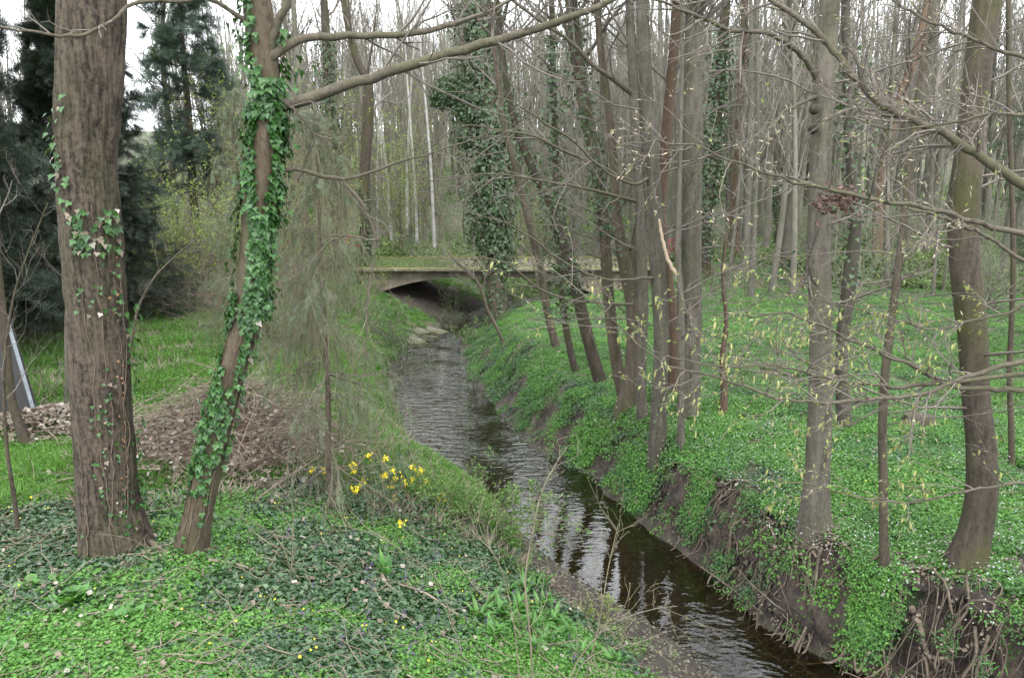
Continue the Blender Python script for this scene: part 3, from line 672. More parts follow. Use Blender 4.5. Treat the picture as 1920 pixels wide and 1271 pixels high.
# ------------------------------------------------------------------ trees
def ext_top(P, W, ztop=15.0, n=14, wander=.05):
    """carry a trunk on from its last point up to its top"""
    d = unit(P[-1] - P[-3]); d = unit(d + [0, 0, .6]); st = P[-1]; L_ = max(ztop - st[2], 2) / n; out = []; 
    for i in range(n):
        d = unit(d + rng.normal(0, wander, 3) + [0, 0, .06]); st = st + d * L_; out.append(st)
    return np.concatenate([P, out]), np.concatenate([W, W[-1] * np.linspace(.97, .15, n)])
def trunk_mesh(P, W, sides=14, flare=.35, lump=.06, fh=.35, lobes=4):
    z = P[:, 2] - P[0, 2]; n = len(P); a = np.linspace(0, 2 * np.pi, sides, endpoint=False)
    ph = rng.uniform(0, 6.28)
    mod = 1 + lump * (fbm(a[None] * 1.3 + 5 + 0 * z[:, None], z[:, None] * 1.5 + 0 * a[None], ph) - .5) * 2
    e = np.exp(-np.clip(z, 0, 99) / fh)[:, None]
    mod = mod * (1 + flare * e * (1 + .7 * np.cos(a[None] * lobes + ph)))
    mb = MB(); mb.tubes(P[None], W[None], sides, mod[None], cap=True); return mb
def crown(P, W, zlo, n1=12, n2=5, n3=4, ln=3.0, r=.35, up=.12, ang=1.3):
    """limbs, branches and twigs above height zlo"""
    i = np.where(P[:, 2] > zlo)[0]
    if len(i) < 3: i = np.arange(len(P) - 3, len(P))
    Q, w = P[i], W[i]
    st, d, l, rr = kids(Q[None], w[None], n1, 0.0, ang, .3, r)
    l = ln * rng.uniform(.6, 1.3, n1); rr = np.clip(rr, .004 * ln, .03 * ln)
    P1, R1 = grow(st, d, l, rr, 6, .16, up, .3)
    s2 = kids(P1, R1, n2, .25, .9, .5, .6); P2, R2 = grow(s2[0], s2[1], s2[2], np.maximum(s2[3], .002 * ln), 5, .2, up, .35)
    s3 = kids(P2, R2, n3, .2, .9, .5, .6); P3, R3 = grow(s3[0], s3[1], s3[2], np.maximum(s3[3], .0012 * ln), 4, .22, up, .5)
    mb = MB(); mb.tubes(P1, R1, 5); mb.tubes(P2, R2, 3); mb.tubes(P3, R3, 3); return mb, (P1, P2, P3)
def ivy_on(P, W, v0, v1, n, size, rad=1.0, mb=None, dens=None):
    """ivy leaves over a trunk between heights v0 and v1; returns transforms"""
    s = rng.uniform(0, 1, n); z0 = P[:, 2]; z = v0 + (v1 - v0) * s; i = np.clip(np.searchsorted(z0, z) - 1, 0, len(P) - 2)
    f = ((z - z0[i]) / (z0[i + 1] - z0[i] + 1e-6))[:, None]; c = P[i] * (1 - f) + P[i + 1] * f; w = (W[i] * (1 - f[:, 0]) + W[i + 1] * f[:, 0])
    a = rng.uniform(0, 2 * np.pi, n); o_ = np.stack([np.cos(a), np.sin(a), 0 * a], 1)
    rr = w * 1.02 + rng.exponential(rad * .06, n) + .01
    p = c + o_ * rr[:, None]; tip = unit(np.array([0, 0, -1.]) + .55 * rdir(n) + .25 * o_); nor = unit(o_ + .45 * rdir(n) + [0, 0, .25])
    return basis(tip, nor, size * rng.uniform(.55, 1.3, n)), p
def branch_twigs(Ps, Rs, n1=6, ln=.5, n2=4, up=.0, k1=5):
    """side twigs on a drawn limb"""
    s1 = kids(Ps[None], Rs[None], n1, .1, 1.0, .35, .5); l = ln * rng.uniform(.5, 1.5, n1)
    P1, R1 = grow(s1[0], s1[1], l, np.clip(s1[3], .003, .012), k1, .16, up, .4)
    s2 = kids(P1, R1, n2, .2, .8, .5, .6); P2, R2 = grow(s2[0], s2[1], s2[2], np.clip(s2[3], .002, .006), 4, .2, up, .5)
    return (P1, R1), (P2, R2)

def mid_tree(name, label, pts, mat, ztop=15, sides=14, flare=.2, ivy=None, crown_z=6.0, zbase=None, Y=None, side=0, side_z=(2.5, 6.5), lump=.06, nc=(11, 5, 4), group=None, ext=True):
    """a tree seen as one trunk: pts run from its foot upwards in picture pixels, the foot stands on the ground"""
    u0, v0, w0 = pts[0]; b = gnd(u0, v0)
    if Y is None: Y = b[1]
    P, W = px_path(pts, Y, len(pts) * 4)
    g0 = float(H(P[0, 0], P[0, 1])); P[:, 2] += np.linspace(1, 0, len(P)) ** 4 * (g0 - P[0, 2])
    W = W * .87
    P = np.concatenate([[P[0] - [0, 0, .25]], P]); W = np.concatenate([[W[0]], W])
    if ext: P, W = ext_top(P, W, ztop)
    t_ = thing(name, (P[1, 0], P[1, 1], g0), label, 'tree', group)
    part('trunk', trunk_mesh(P, W, sides, flare, lump), mat, t_, smooth=True)
    if crown_z is not None:
        mb, PP = crown(P, W, crown_z, *nc); part('crown', mb, 'twig', t_)
    if side:
        i = np.where((P[:, 2] > side_z[0]) & (P[:, 2] < side_z[1]))[0]
        st, d, l, rr = kids(P[i][None], W[i][None], side, 0, 1.6, .3, .2); l = rng.uniform(.8, 2.4, side)
        P1, R1 = grow(st, d * np.array([1.6, .7, .5]), l, np.clip(rr, .006, .016), 8, .14, .02, .3)
        s2 = kids(P1, R1, 6, .15, .8, .3, .6); P2, R2 = grow(s2[0], s2[1], s2[2], np.clip(s2[3], .003, .008), 5, .18, .0, .5)
        s3 = kids(P2, R2, 3, .2, .8, .4, .6); P3, R3 = grow(s3[0], s3[1], s3[2], np.clip(s3[3], .002, .004), 4, .2, .0, .5)
        mb = MB(); mb.tubes(P1, R1, 4); mb.tubes(P2, R2, 3); mb.tubes(P3, R3, 3); part('side_branches', mb, 'twig', t_, 'stuff')
    if ivy:
        mb = MB()
        for (a0, a1, n, size, rad) in ivy:
            mb.inst(*IVY, *ivy_on(P, W, a0, a1, n, size, rad))
        part('ivy', mb, 'ivy_far', t_, 'stuff')
    return t_, P, W

def zv(v, Y):   # height seen at picture row v at distance Y
    return float(at(960, v, Y)[2])

# --- near left: furrowed trunk with a few ivy shoots
pts = [(222, 1050, 128), (205, 960, 112), (197, 850, 108), (187, 700, 112), (180, 560, 110), (170, 430, 112), (162, 300, 112), (168, 150, 118), (174, 0, 121), (177, -60, 122)]
YT = 6.85
P, W = px_path(pts, YT, 230); W = W * .94
P[:, 2] += np.linspace(1, 0, len(P)) ** 6 * (float(H(*P[0, :2])) - P[0, 2]); P = np.concatenate([[P[0] - [0, 0, .25]], P]); W = np.concatenate([[W[0]], W])
P1_, W1_ = ext_top(P, W, 17, 20)
big1 = thing('tree', on(P[1, 0], P[1, 1]), 'thick furrowed brown trunk on the left with sparse ivy shoots and orange fungus', 'tree')
a = np.linspace(0, 2 * np.pi, 110, endpoint=False); z = P1_[:, 2]
A_, Z_ = np.meshgrid(a, z); rid = np.abs(vn(A_ * 6.4 + .8 * vn(A_ * 2, Z_ * 3, 3), Z_ * 2.6, 12) - .5) * 2; rid2 = vn(A_ * 13, Z_ * 9, 14)
mod = 1 + (-.045 + .075 * rid + .035 * rid2) * I(Z_, [2, 4.0, 5.2], [.55, .8, 1.2]) + .05 * (fbm(A_, Z_ * .9, 15) - .5) + .13 * np.exp(-(Z_ - z[1]) / .3) * (1 + .6 * np.cos(A_ * 5))
mb = MB(); mb.tubes(P1_[None], W1_[None], 110, mod[None], cap=True); part('trunk', mb, 'bark_furrow', big1, smooth=True)
mb, _ = crown(P1_, W1_, 8, 14, 5, 4, 4); part('crown', mb, 'twig', big1)
# fungus dots down its right side
mb = MB(); n = 46; zz = rng.uniform(2.2, 4.6, n) ; i = np.clip(np.searchsorted(P1_[:, 2], zz), 1, len(P1_) - 1)
ang = rng.normal(-.45, .12, n); o_ = np.stack([np.cos(ang), np.sin(ang), 0 * ang], 1)
mb.inst(*STAR, basis(np.tile([0, 0, 1.], (n, 1)) + .3 * rdir(n), o_, rng.uniform(.006, .022, n)), P1_[i] + o_ * (W1_[i] * 1.04)[:, None]); part('fungus', mb, 'fungus', big1, 'stuff')

def ivy_plant(P, W, label, groups, n_obj, stems, dead=0, size=.07):
    """an ivy climbing a trunk: stems, its largest leaves one by one, the rest joined"""
    t_ = thing('ivy_vine', (P[1, 0], P[1, 1], P[1, 2]), label, 'climbing plant')
    for (z0, z1, ang0, ang1) in stems:
        n = 26; zz = np.linspace(z0, z1, n); i = np.clip(np.searchsorted(P[:, 2], zz), 1, len(P) - 1)
        aa = np.linspace(ang0, ang1, n) + .16 * np.cumsum(rng.normal(0, .4, n)); o_ = np.stack([np.cos(aa), np.sin(aa), 0 * aa], 1)
        fl_ = 1.05 + .14 * np.exp(-(zz - P[1, 2]) / .22)
        mb = MB(); mb.tubes((P[i] + o_ * (W[i] * fl_ + .004)[:, None]) * [1, 1, 0] + np.stack([0 * zz, 0 * zz, zz], 1), np.linspace(.0065, .003, n), 5); part('stem', mb, 'vine', t_, smooth=True)
    Ms, ps = [], []
    for (z0, z1, a0, a1, n, sz, outw) in groups:
        z = rng.uniform(z0, z1, n); i = np.clip(np.searchsorted(P[:, 2], z) - 1, 0, len(P) - 2); f = ((z - P[i, 2]) / (P[i + 1, 2] - P[i, 2] + 1e-6))[:, None]
        c = P[i] * (1 - f) + P[i + 1] * f; a = rng.uniform(a0, a1, n); o_ = np.stack([np.cos(a), np.sin(a), 0 * a], 1)
        fl_ = 1.05 + .14 * np.exp(-(z - P[1, 2]) / .22)
        p = c + o_ * (W[i] * fl_ + .012 + rng.exponential(outw, n))[:, None]
        # break into clusters
        keep = vn(a * 2.2 + 9, z * 3.2, 7) > .34
        tip = unit(np.array([0, 0, -1.]) + .5 * rdir(n) + .3 * o_); nor = unit(o_ + .35 * rdir(n) + [0, 0, .35])
        Ms.append(basis(tip, nor, sz * rng.uniform(.6, 1.25, n))[keep]); ps.append(p[keep])
    Ms = np.concatenate(Ms); ps = np.concatenate(ps); o0 = org(t_)
    front = np.argsort(-(np.cbrt(np.abs(np.linalg.det(Ms))) * (1 - .9 * (ps[:, 1] > I(ps[:, 2], P[:, 2], P[:, 1])))))
    me_ = MB().add(*IVY).mesh('leaf'); me_.materials.append(MT['ivy']); md_ = MB().add(*IVY).mesh('leaf'); md_.materials.append(MT['dead_leaf'] if dead < 0 else MT['litter'])
    for q, j in enumerate(front[:n_obj]):
        o = bpy.data.objects.new('leaf', md_ if rng.uniform() < abs(dead) else me_); C.objects.link(o); o.parent = t_
        M4 = Matrix(Ms[j].tolist()).to_4x4(); M4.translation = Vector(ps[j] - o0); o.matrix_local = M4
    if len(front) > n_obj:
        mb = MB(); mb.inst(*IVY, Ms[front[n_obj:]], ps[front[n_obj:]]); part('leaves', mb, 'ivy', t_, 'stuff')
    return t_
F_ = -1.12   # the side that faces the stream and the camera
ivy_plant(P1_, W1_, 'sparse ivy with some pale dead leaves climbing the thick furrowed trunk',
          [(4.55, 4.95, F_ - .9, F_ + .95, 95, .062, .012), (4.95, 5.35, F_ - 1.2, F_ - .3, 26, .06, .01), (5.3, 5.9, F_ - 1.5, F_ - .5, 42, .06, .012), (4.0, 4.5, F_ - .7, F_ + .9, 26, .045, .008),
           (3.3, 4.1, F_ + 1.0, F_ + 1.8, 60, .06, .03), (1.7, 3.6, F_ - .3, F_ + .5, 90, .035, .006), (1.5, 3.0, F_ + 1.0, F_ + 1.8, 120, .055, .04), (1.5, 2.4, F_ - 1.3, F_ + 1.0, 80, .035, .006)],
          290, [(1.6, 5.0, F_ - .1, F_ + .1), (1.6, 4.4, F_ + .4, F_ + .5), (2.0, 4.3, F_ + .1, F_ - .2), (1.6, 2.9, F_ - .5, F_ - .8), (2.2, 3.8, F_ + .5, F_ + .7)], dead=.12)

# --- near left: ivy covered trunk with the long limbs
pts = [(355, 1062, 60), (375, 960, 52), (395, 860, 52), (418, 760, 52), (440, 680, 50), (463, 600, 54), (474, 510, 55), (480, 430, 52), (490, 330, 50), (500, 230, 50), (498, 150, 50), (490, 80, 54), (482, 0, 50), (478, -50, 48)]
P, W = px_path(pts, 6.75, 90)
P[:, 2] += np.linspace(1, 0, len(P)) ** 6 * (float(H(*P[0, :2])) - P[0, 2]); P = np.concatenate([[P[0] - [0, 0, .25]], P]); W = np.concatenate([[W[0]], W])
P2_, W2_ = ext_top(P, W, 14, 18)
big2 = thing('tree', on(P[1, 0], P[1, 1]), 'leaning slender trunk wrapped in ivy with long bare limbs reaching right', 'tree')
part('trunk', trunk_mesh(P2_, W2_, 28, .35, .10, .25), 'bark_near', big2, smooth=True)
mb, _ = crown(P2_, W2_, 7.2, 12, 5, 4, 3); part('crown', mb, 'twig', big2)
def limb(parent, pts, Y, mat='limb', sides=10, n1=0, ln=.5, n2=4, up=.0, twm='twig', name='limb', leaves=None):
    P, W = px_path(pts, Y, len(pts) * 5); W = W * (1 + .10 * (vn(np.arange(len(W)) * .7, 0, rng.uniform(0, 50)) - .5))
    P = P + np.stack([vn(np.arange(len(P)) * .5, 0, 3. + pts[0][0]) - .5, 0 * P[:, 0], vn(np.arange(len(P)) * .5, 0, 8. + pts[0][1]) - .5], 1) * .02
    mb = MB(); mb.tubes(P, W, sides, cap=True); lo = part(name, mb, mat, parent, smooth=True)
    if n1:
        a, b = branch_twigs(P, W, n1, ln, n2, up); mb = MB(); mb.tubes(*a, 4); mb.tubes(*b, 3)
        o = link('twigs', mb.mesh('twigs', org(lo)), MT[twm], lo); o['kind'] = 'stuff'
        if leaves:
            for (lm, proto, per1, per2, size, droop) in leaves:
                mb = MB()
                if per1: leaves_on(mb, a[0], per1, size, proto, droop)
                if per2: leaves_on(mb, b[0], per2, size, proto, droop)
                o = link('leaves' if lm != 'catkin' else 'catkins', mb.mesh('leaves', org(lo)), MT[lm], lo); o['kind'] = 'stuff'
    return P, W, lo
limb(big2, [(505, 205, 24), (560, 190, 21), (620, 170, 20), (700, 145, 19), (800, 112, 18), (880, 90, 17), (960, 68, 15), (1060, 35, 13), (1160, -5, 11), (1230, -35, 9)], (6.75, 6.2), n1=10, ln=.7)
limb(big2, [(500, 110, 20), (560, 74, 16), (640, 68, 13), (720, 66, 12), (800, 60, 11), (860, 42, 10), (910, 25, 8), (980, -10, 6)], (6.7, 7.4), n1=9, ln=.6)
limb(big2, [(495, 115, 20), (508, 85, 18), (520, 50, 16), (532, 20, 15), (548, -30, 12)], (6.75, 6.6))
limb(big2, [(475, 60, 12), (450, 35, 10), (420, 10, 8), (390, -2, 8), (340, 1, 8), (280, 4, 7), (243, 12, 7), (225, 25, 7), (190, 50, 7), (150, 66, 7), (110, 67, 6), (50, 58, 5), (-30, 48, 4)], (6.7, 5.6), n1=8, ln=.4)
limb(big2, [(500, 318, 9), (530, 317, 8), (570, 319, 8), (610, 332, 8), (645, 336, 7), (700, 322, 5), (750, 303, 5), (800, 290, 4), (860, 270, 3), (920, 250, 2)], (6.75, 7.2), n1=5, ln=.5)
limb(big2, [(642, 336, 6), (665, 362, 7), (685, 395, 7), (698, 425, 6), (707, 452, 6)], 6.95)
limb(big2, [(707, 452, 5), (680, 448, 4), (655, 440, 4), (630, 448, 3), (600, 470, 3)], 6.95, n1=4, ln=.3)
limb(big2, [(705, 452, 4), (700, 500, 4), (690, 560, 4), (688, 620, 3), (680, 700, 3), (670, 760, 2)], 6.95, n1=7, ln=.35, twm='twig_green')
limb(big2, [(500, 150, 7), (530, 190, 5), (560, 215, 4), (590, 260, 4), (575, 300, 3), (560, 340, 2)], (6.7, 6.3), mat='bark_dark', n1=6, ln=.3)
Z2 = lambda v: zv(v, 6.75)
ivy_plant(P2_, W2_, 'dense glossy ivy wrapped round the leaning trunk with long limbs',
          [(Z2(880), Z2(600), F_ - 1.6, F_ + .3, 760, .052, .02), (Z2(880), Z2(600), F_ + .4, F_ + 1.4, 60, .06, .015), (Z2(600), Z2(150), F_ - 1.9, F_ + 1.9, 3300, .055, .026), (Z2(260), Z2(-40), F_ - 2.0, F_ - .4, 640, .054, .03),
           (Z2(560), Z2(180), F_ + .9, F_ + 2.0, 520, .056, .05), (Z2(200), Z2(60), F_ + .6, F_ + 1.9, 120, .075, .06), (Z2(1050), Z2(880), F_ - 1.7, F_ + .2, 160, .05, .015)],
          300, [(1.6, Z2(600), F_ - .5, F_ - .1), (1.7, Z2(560), F_ - .1, F_ - .3), (2.0, Z2(420), F_ + .2, F_ + .1), (1.6, Z2(760), F_ - .9, F_ - .6)], dead=.03)

# --- trees along the right bank, each drawn from its foot upwards
T = {}
T['A'] = mid_tree('ivy_tree', 'tall trunk buried in dense dark ivy at the water edge before the bridge', [(938, 600, 44), (930, 560, 40), (935, 480, 36), (932, 400, 34), (925, 300, 34), (915, 180, 34), (902, 60, 32), (896, -20, 30)], 'bark_brown', 17, ivy=[(.8, 2.6, 600, .08, 1.2), (2.6, 5.0, 2600, .10, 3.0), (4.6, 8.2, 4200, .11, 6), (8, 12, 2000, .12, 5)], crown_z=9, flare=.2)
mb = MB()   # bulging masses of ivy round the same trunk
for (u, v, ru, rv, n) in [(905, 420, 34, 60, 700), (930, 300, 38, 60, 800), (900, 200, 60, 45, 1100), (850, 170, 42, 26, 600), (935, 190, 30, 40, 500), (900, 100, 55, 50, 800), (880, 250, 34, 30, 400), (830, 185, 24, 14, 260), (915, 350, 32, 40, 500), (890, 30, 50, 50, 600)]:
    n = int(n * 1.7); c = at(u, v, 28.6); q = rdir(n) * rng.uniform(.3, 1, (n, 1)) ** .4 * np.array([ru, ru, rv]) / F * 29.5
    q += (rng.normal(0, .09, (n, 3)))
    mb.inst(*IVY, basis(unit(np.array([0, 0, -1.]) + .7 * rdir(n)), unit(unit(q) + .5 * rdir(n)), .105 * rng.uniform(.6, 1.3, n)), c + q)
o = link('ivy', mb.mesh('ivy', org(T['A'][0])), MT['ivy_far'], T['A'][0]); o['kind'] = 'stuff'
spec = [
 ('slim bare trunk kinked above the bridge, nearest the ivy covered tree', [(1043, 655, 17), (1030, 600, 17), (1018, 540, 16), (1009, 475, 16), (996, 430, 17), (985, 390, 15), (965, 310, 14), (945, 230, 13), (930, 120, 12), (915, -10, 11)], 'bark_brown', None, 3),
 ('thin dark leaning trunk with ivy tuft just above the bridge deck', [(1080, 702, 17), (1066, 640, 15), (1056, 580, 14), (1052, 520, 15), (1050, 460, 15), (1044, 400, 14), (1042, 300, 13), (1038, 180, 13), (1036, 60, 12), (1034, -10, 12)], 'bark_dark', [(2.4, 5.4, 600, .075, 3.5), (5.4, 8.5, 500, .08, 2.5)], 2),
 ('bent brown trunk leaning left with ivy on its upper stem', [(1128, 722, 28), (1112, 670, 26), (1098, 615, 27), (1082, 550, 25), (1066, 490, 22), (1052, 440, 20), (1030, 380, 18), (1000, 320, 17), (975, 260, 16), (950, 160, 14), (930, -10, 12)], 'bark_brown', [(3.2, 5.2, 420, .07, 2.6), (5.2, 7, 260, .07, 2.2)], 3),
 ('pale brown trunk curving left towards its leafy ivy upper half', [(1172, 752, 27), (1160, 700, 26), (1148, 620, 25), (1140, 540, 24), (1136, 470, 24), (1128, 380, 24), (1116, 300, 27), (1100, 220, 28), (1088, 140, 27), (1078, 60, 26), (1068, -20, 25)], 'bark_brown', [(4.4, 8.8, 900, .07, 2.2)], 4),
 ('forked trunk with two stems parting level with the bridge deck', [(1170, 770, 44), (1180, 730, 34), (1186, 680, 33), (1190, 620, 34), (1188, 560, 38), (1180, 515, 42), (1165, 460, 26), (1156, 400, 20), (1150, 300, 18), (1140, 200, 16), (1125, 80, 15), (1118, -20, 14)], 'bark_brown', [(2.6, 5.2, 160, .06, 1.5)], 3),
 ('slender straight stem right of the forked trunk', [(1205, 795, 24), (1202, 740, 22), (1203, 660, 22), (1206, 560, 24), (1203, 480, 22), (1200, 400, 22), (1194, 300, 20), (1188, 180, 19), (1182, 60, 18), (1180, -20, 18)], 'bark_grey', None, 3),
 ('grey trunk with dark scar standing at the eroded bank edge', [(1232, 862, 38), (1234, 800, 36), (1238, 720, 33), (1241, 640, 34), (1237, 560, 34), (1231, 470, 33), (1228, 380, 32), (1222, 300, 32), (1214, 200, 30), (1208, 100, 28), (1203, -20, 26)], 'bark_grey', [(1.2, 2.0, 20, .05, 1)], 4),
 ('thin pale sapling trunk with a broken bough close to the straight grey trunk', [(1277, 842, 15), (1277, 760, 14), (1278, 680, 14), (1277, 600, 15), (1275, 545, 15), (1270, 470, 13), (1272, 400, 12), (1275, 300, 10), (1278, 180, 9), (1280, -20, 8)], 'bark_grey', None, 3),
 ('smooth straight grey trunk, thickest on the bank behind the catkin twigs', [(1290, 782, 48), (1292, 730, 46), (1296, 640, 44), (1297, 540, 43), (1297, 430, 43), (1298, 300, 43), (1299, 180, 42), (1301, 80, 41), (1303, -20, 40)], 'bark_grey', None, 3),
 ('leaning red brown trunk rising behind the scarred grey trunk', [(1262, 742, 26), (1262, 660, 24), (1258, 560, 22), (1244, 460, 20), (1240, 400, 20), (1246, 300, 22), (1252, 220, 23), (1262, 120, 22), (1272, -20, 22)], 'bark_red', None, 3),
 ('ivy clad dark trunk behind the straight grey trunk', [(1322, 510, 22), (1324, 440, 22), (1332, 340, 22), (1342, 240, 22), (1352, 120, 22), (1362, -20, 20)], 'bark_dark', [(2.8, 5.2, 500, .11, 2.5), (5, 8, 1000, .12, 4.5), (7.5, 12, 1300, .12, 4)], 2),
 ('mottled grey trunk with knot holes standing over the exposed roots', [(1528, 1000, 78), (1528, 960, 60), (1533, 880, 50), (1537, 780, 50), (1540, 660, 50), (1538, 560, 48), (1536, 460, 46), (1538, 340, 42), (1542, 220, 44), (1550, 100, 44), (1558, -20, 42)], 'bark_grey', None, 4),
 ('grey forking trunk just behind the mottled trunk', [(1584, 805, 30), (1580, 740, 28), (1578, 660, 27), (1586, 580, 28), (1596, 500, 30), (1604, 430, 25), (1600, 360, 22), (1592, 260, 20), (1588, 140, 20), (1585, -20, 18)], 'bark_grey', [(3.6, 7.5, 500, .07, 4)], 4),
 ('young straight brown trunk between two large trunks on the right', [(1659, 1072, 24), (1657, 1000, 19), (1656, 900, 18), (1655, 800, 18), (1660, 700, 18), (1672, 600, 17), (1682, 520, 16), (1692, 440, 14), (1702, 340, 12), (1716, 220, 11), (1735, 80, 10), (1750, -20, 9)], 'bark_brown', None, 4),
 ('large dark mossy trunk on the right with flared foot', [(1808, 1066, 84), (1826, 1010, 66), (1840, 930, 62), (1840, 850, 58), (1830, 750, 54), (1824, 640, 58), (1814, 540, 62), (1806, 440, 62), (1812, 330, 58), (1824, 220, 54), (1836, 110, 54), (1852, -20, 56)], 'bark_dark', None, 4),
 ('thin crooked stem beyond the dark mossy trunk', [(1897, 880, 12), (1896, 800, 12), (1893, 700, 11), (1897, 600, 11), (1900, 500, 11), (1898, 380, 10), (1892, 200, 10), (1890, -20, 9)], 'bark_brown', None, 3),
 ('short twisted stem among flowers left of the mottled trunk', [(1355, 782, 18), (1358, 730, 15), (1355, 680, 14), (1362, 600, 10), (1355, 520, 8), (1362, 440, 6)], 'bark_red', None, 4),
 ('tall red brown trunk leaning right in the wood', [(1640, 492, 24), (1646, 430, 24), (1652, 360, 22), (1668, 260, 20), (1690, 180, 20), (1718, 100, 18), (1745, -20, 17)], 'bark_red', None, 3),
 ('slanting grey trunk right of centre reaching the top edge', [(1700, 480, 20), (1705, 400, 20), (1712, 320, 20), (1722, 220, 22), (1745, 120, 22), (1752, -20, 24)], 'bark_grey', None, 3),
 ('straight grey brown trunk beyond the meadow of white flowers', [(1378, 488, 22), (1376, 420, 20), (1378, 340, 18), (1384, 240, 18), (1392, 120, 16), (1398, -20, 15)], 'bark_red', None, 3),
 ('ivy ringed trunk in the wood beyond the flower meadow', [(1462, 480, 17), (1460, 420, 17), (1455, 340, 17), (1460, 240, 17), (1470, 120, 16), (1476, -20, 16)], 'bark_grey', [(2.8, 6.2, 600, .12, 1.5)], 3),
 ('ivy sheathed trunk at the left end of the bridge', [(688, 532, 24), (686, 480, 22), (684, 400, 22), (684, 330, 22), (688, 260, 23), (690, 200, 24), (688, 150, 20), (672, 120, 16), (655, 60, 14), (640, -20, 12)], 'bark_dark', [(1.4, 3.6, 420, .09, 1.5), (3.4, 5.6, 500, .09, 1.5)], 2),
 ('distant ivy column showing against the sky left of centre', [(628, 480, 18), (626, 380, 18), (622, 280, 18), (616, 180, 18), (612, 80, 18), (606, -20, 16)], 'bark_dark', [(5.0, 13, 1500, .13, 3.2)], 2),
 ('bare grey tree against bright sky between the two near trunks', [(326, 400, 16), (322, 320, 15), (318, 240, 13), (308, 150, 11), (305, 60, 9), (308, -20, 8)], 'bark_grey', None, 5),
 ('thin bare trunk rising beside the ivy column', [(582, 480, 12), (580, 380, 12), (572, 260, 12), (560, 140, 12), (552, 40, 11), (548, -20, 11)], 'bark_far', None, 3),
]
for lab, pts, mat, ivy, side in spec:
    kw = {}
    if '1355, 782' in str(pts[0]): kw = dict(ext=False, crown_z=3.2, nc=(7, 4, 3, 1.0))
    if 'mottled' in lab and 'knot' in lab: kw = dict(flare=.15, lump=.09)
    if 'large dark mossy' in lab: kw = dict(flare=.15, sides=26, lump=.07)
    if 'bright sky' in lab: kw = dict(Y=36, crown_z=6.5, nc=(16, 6, 4, 4.5), side_z=(5, 12))
    if 'ivy column' in lab: kw = dict(Y=38 if 'distant' in lab else 34)
    T[lab[:22]] = mid_tree('tree', lab, pts, mat, 16, ivy=ivy, side=side * 2, crown_z=kw.pop('crown_z', 7.0), **kw)
def find(s_): return [v for k, v in T.items() if k.startswith(s_)][0]
# second stem of the forked trunk, broken bough, knots, torn limbs
fk, Pf, Wf = find('forked trunk'); Yf = Pf[3, 1]
limb(fk, [(1182, 520, 34), (1194, 470, 27), (1201, 420, 22), (1200, 330, 18), (1194, 220, 17), (1186, 100, 15), (1180, -30, 14)], Yf, 'bark_brown', 12, n1=6, ln=.8, name='stem')
sp_, Ps_, Ws_ = find('thin pale sapling'); Ys_ = Ps_[4, 1]
limb(sp_, [(1276, 520, 10), (1262, 505, 8), (1253, 488, 7), (1247, 470, 7), (1240, 440, 6), (1236, 412, 4)], Ys_, 'wood_cut', 7, name='broken_bough')
mt, Pm, Wm = find('mottled grey trunk'); Ym = Pm[6, 1]
for (u, v) in [(1529, 205), (1527, 242)]:
    c = at(u, v, I(zv(v, Ym), Pm[:, 2], Pm[:, 1]) - .15); mb = MB(); a = np.linspace(0, 6.28, 13)[:-1]
    P_ = np.array([c + [0, .04, 0], c, c + [0, -.035, 0], c + [0, -.02, 0], c + [0, .05, 0]]); mb.tubes(P_, [.055, .05, .032, .02, .004], 10); part('knot', mb, 'bark_dark', mt, smooth=True)
limb(mt, [(1532, 145, 13), (1515, 118, 11), (1490, 92, 10), (1465, 75, 9), (1440, 62, 8), (1400, 58, 8), (1368, 57, 8), (1335, 42, 7), (1305, 30, 7), (1270, 15, 6), (1230, 0, 5)], (Ym, Ym - 1.2), 'limb', 8, n1=12, ln=.8)
limb(mt, [(1536, 180, 9), (1500, 195, 7), (1470, 210, 6), (1450, 235, 5), (1440, 245, 6)], (Ym, Ym - .7), 'limb', 6, n1=5, ln=.4)
dk, Pd, Wd = find('large dark mossy'); Yd = Pd[6, 1]
sg, Pg, Wg = find('grey trunk with dark'); Yg = Pg[6, 1]
limb(sg, [(1226, 330, 8), (1190, 345, 6), (1150, 330, 5), (1110, 300, 5), (1070, 262, 5), (1020, 230, 4), (985, 205, 3), (930, 180, 3)], (Yg, Yg - 1.2), 'limb', 6, n1=10, ln=.9)
limb(sg, [(1234, 520, 7), (1200, 522, 6), (1140, 525, 5), (1090, 508, 5), (1040, 480, 4), (1000, 450, 4), (950, 420, 3), (900, 405, 2)], (Yg, Yg - 1.5), 'limb', 6, n1=9, ln=.8)
lb, Plb, Wlb = find('slender straight stem'); Ylb = Plb[5, 1]
limb(lb, [(1196, 345, 9), (1160, 330, 8), (1110, 305, 7), (1060, 285, 6), (1000, 255, 5), (940, 245, 4), (880, 235, 3), (820, 262, 2)], (Ylb, Ylb - 1.5), 'limb', 6, n1=12, ln=1.0)
limb(lb, [(1202, 380, 9), (1150, 366, 7), (1090, 352, 6), (1020, 340, 5), (960, 330, 4), (860, 330, 3), (780, 345, 2)], (Ylb, Ylb - 1.2), 'limb', 6, n1=12, ln=1.0)
limb(lb, [(1186, 570, 7), (1120, 568, 5), (1060, 560, 5), (1000, 535, 5), (960, 500, 4), (900, 480, 3)], (Ylb, Ylb - 1.2), 'limb', 6, n1=8, ln=.8)
limb(lb, [(1190, 180, 12), (1150, 150, 9), (1110, 120, 8), (1060, 70, 7), (1010, 40, 6), (960, 0, 5), (900, -30, 4)], (Ylb, Ylb - 1.0), 'limb', 6, n1=12, ln=1.2)
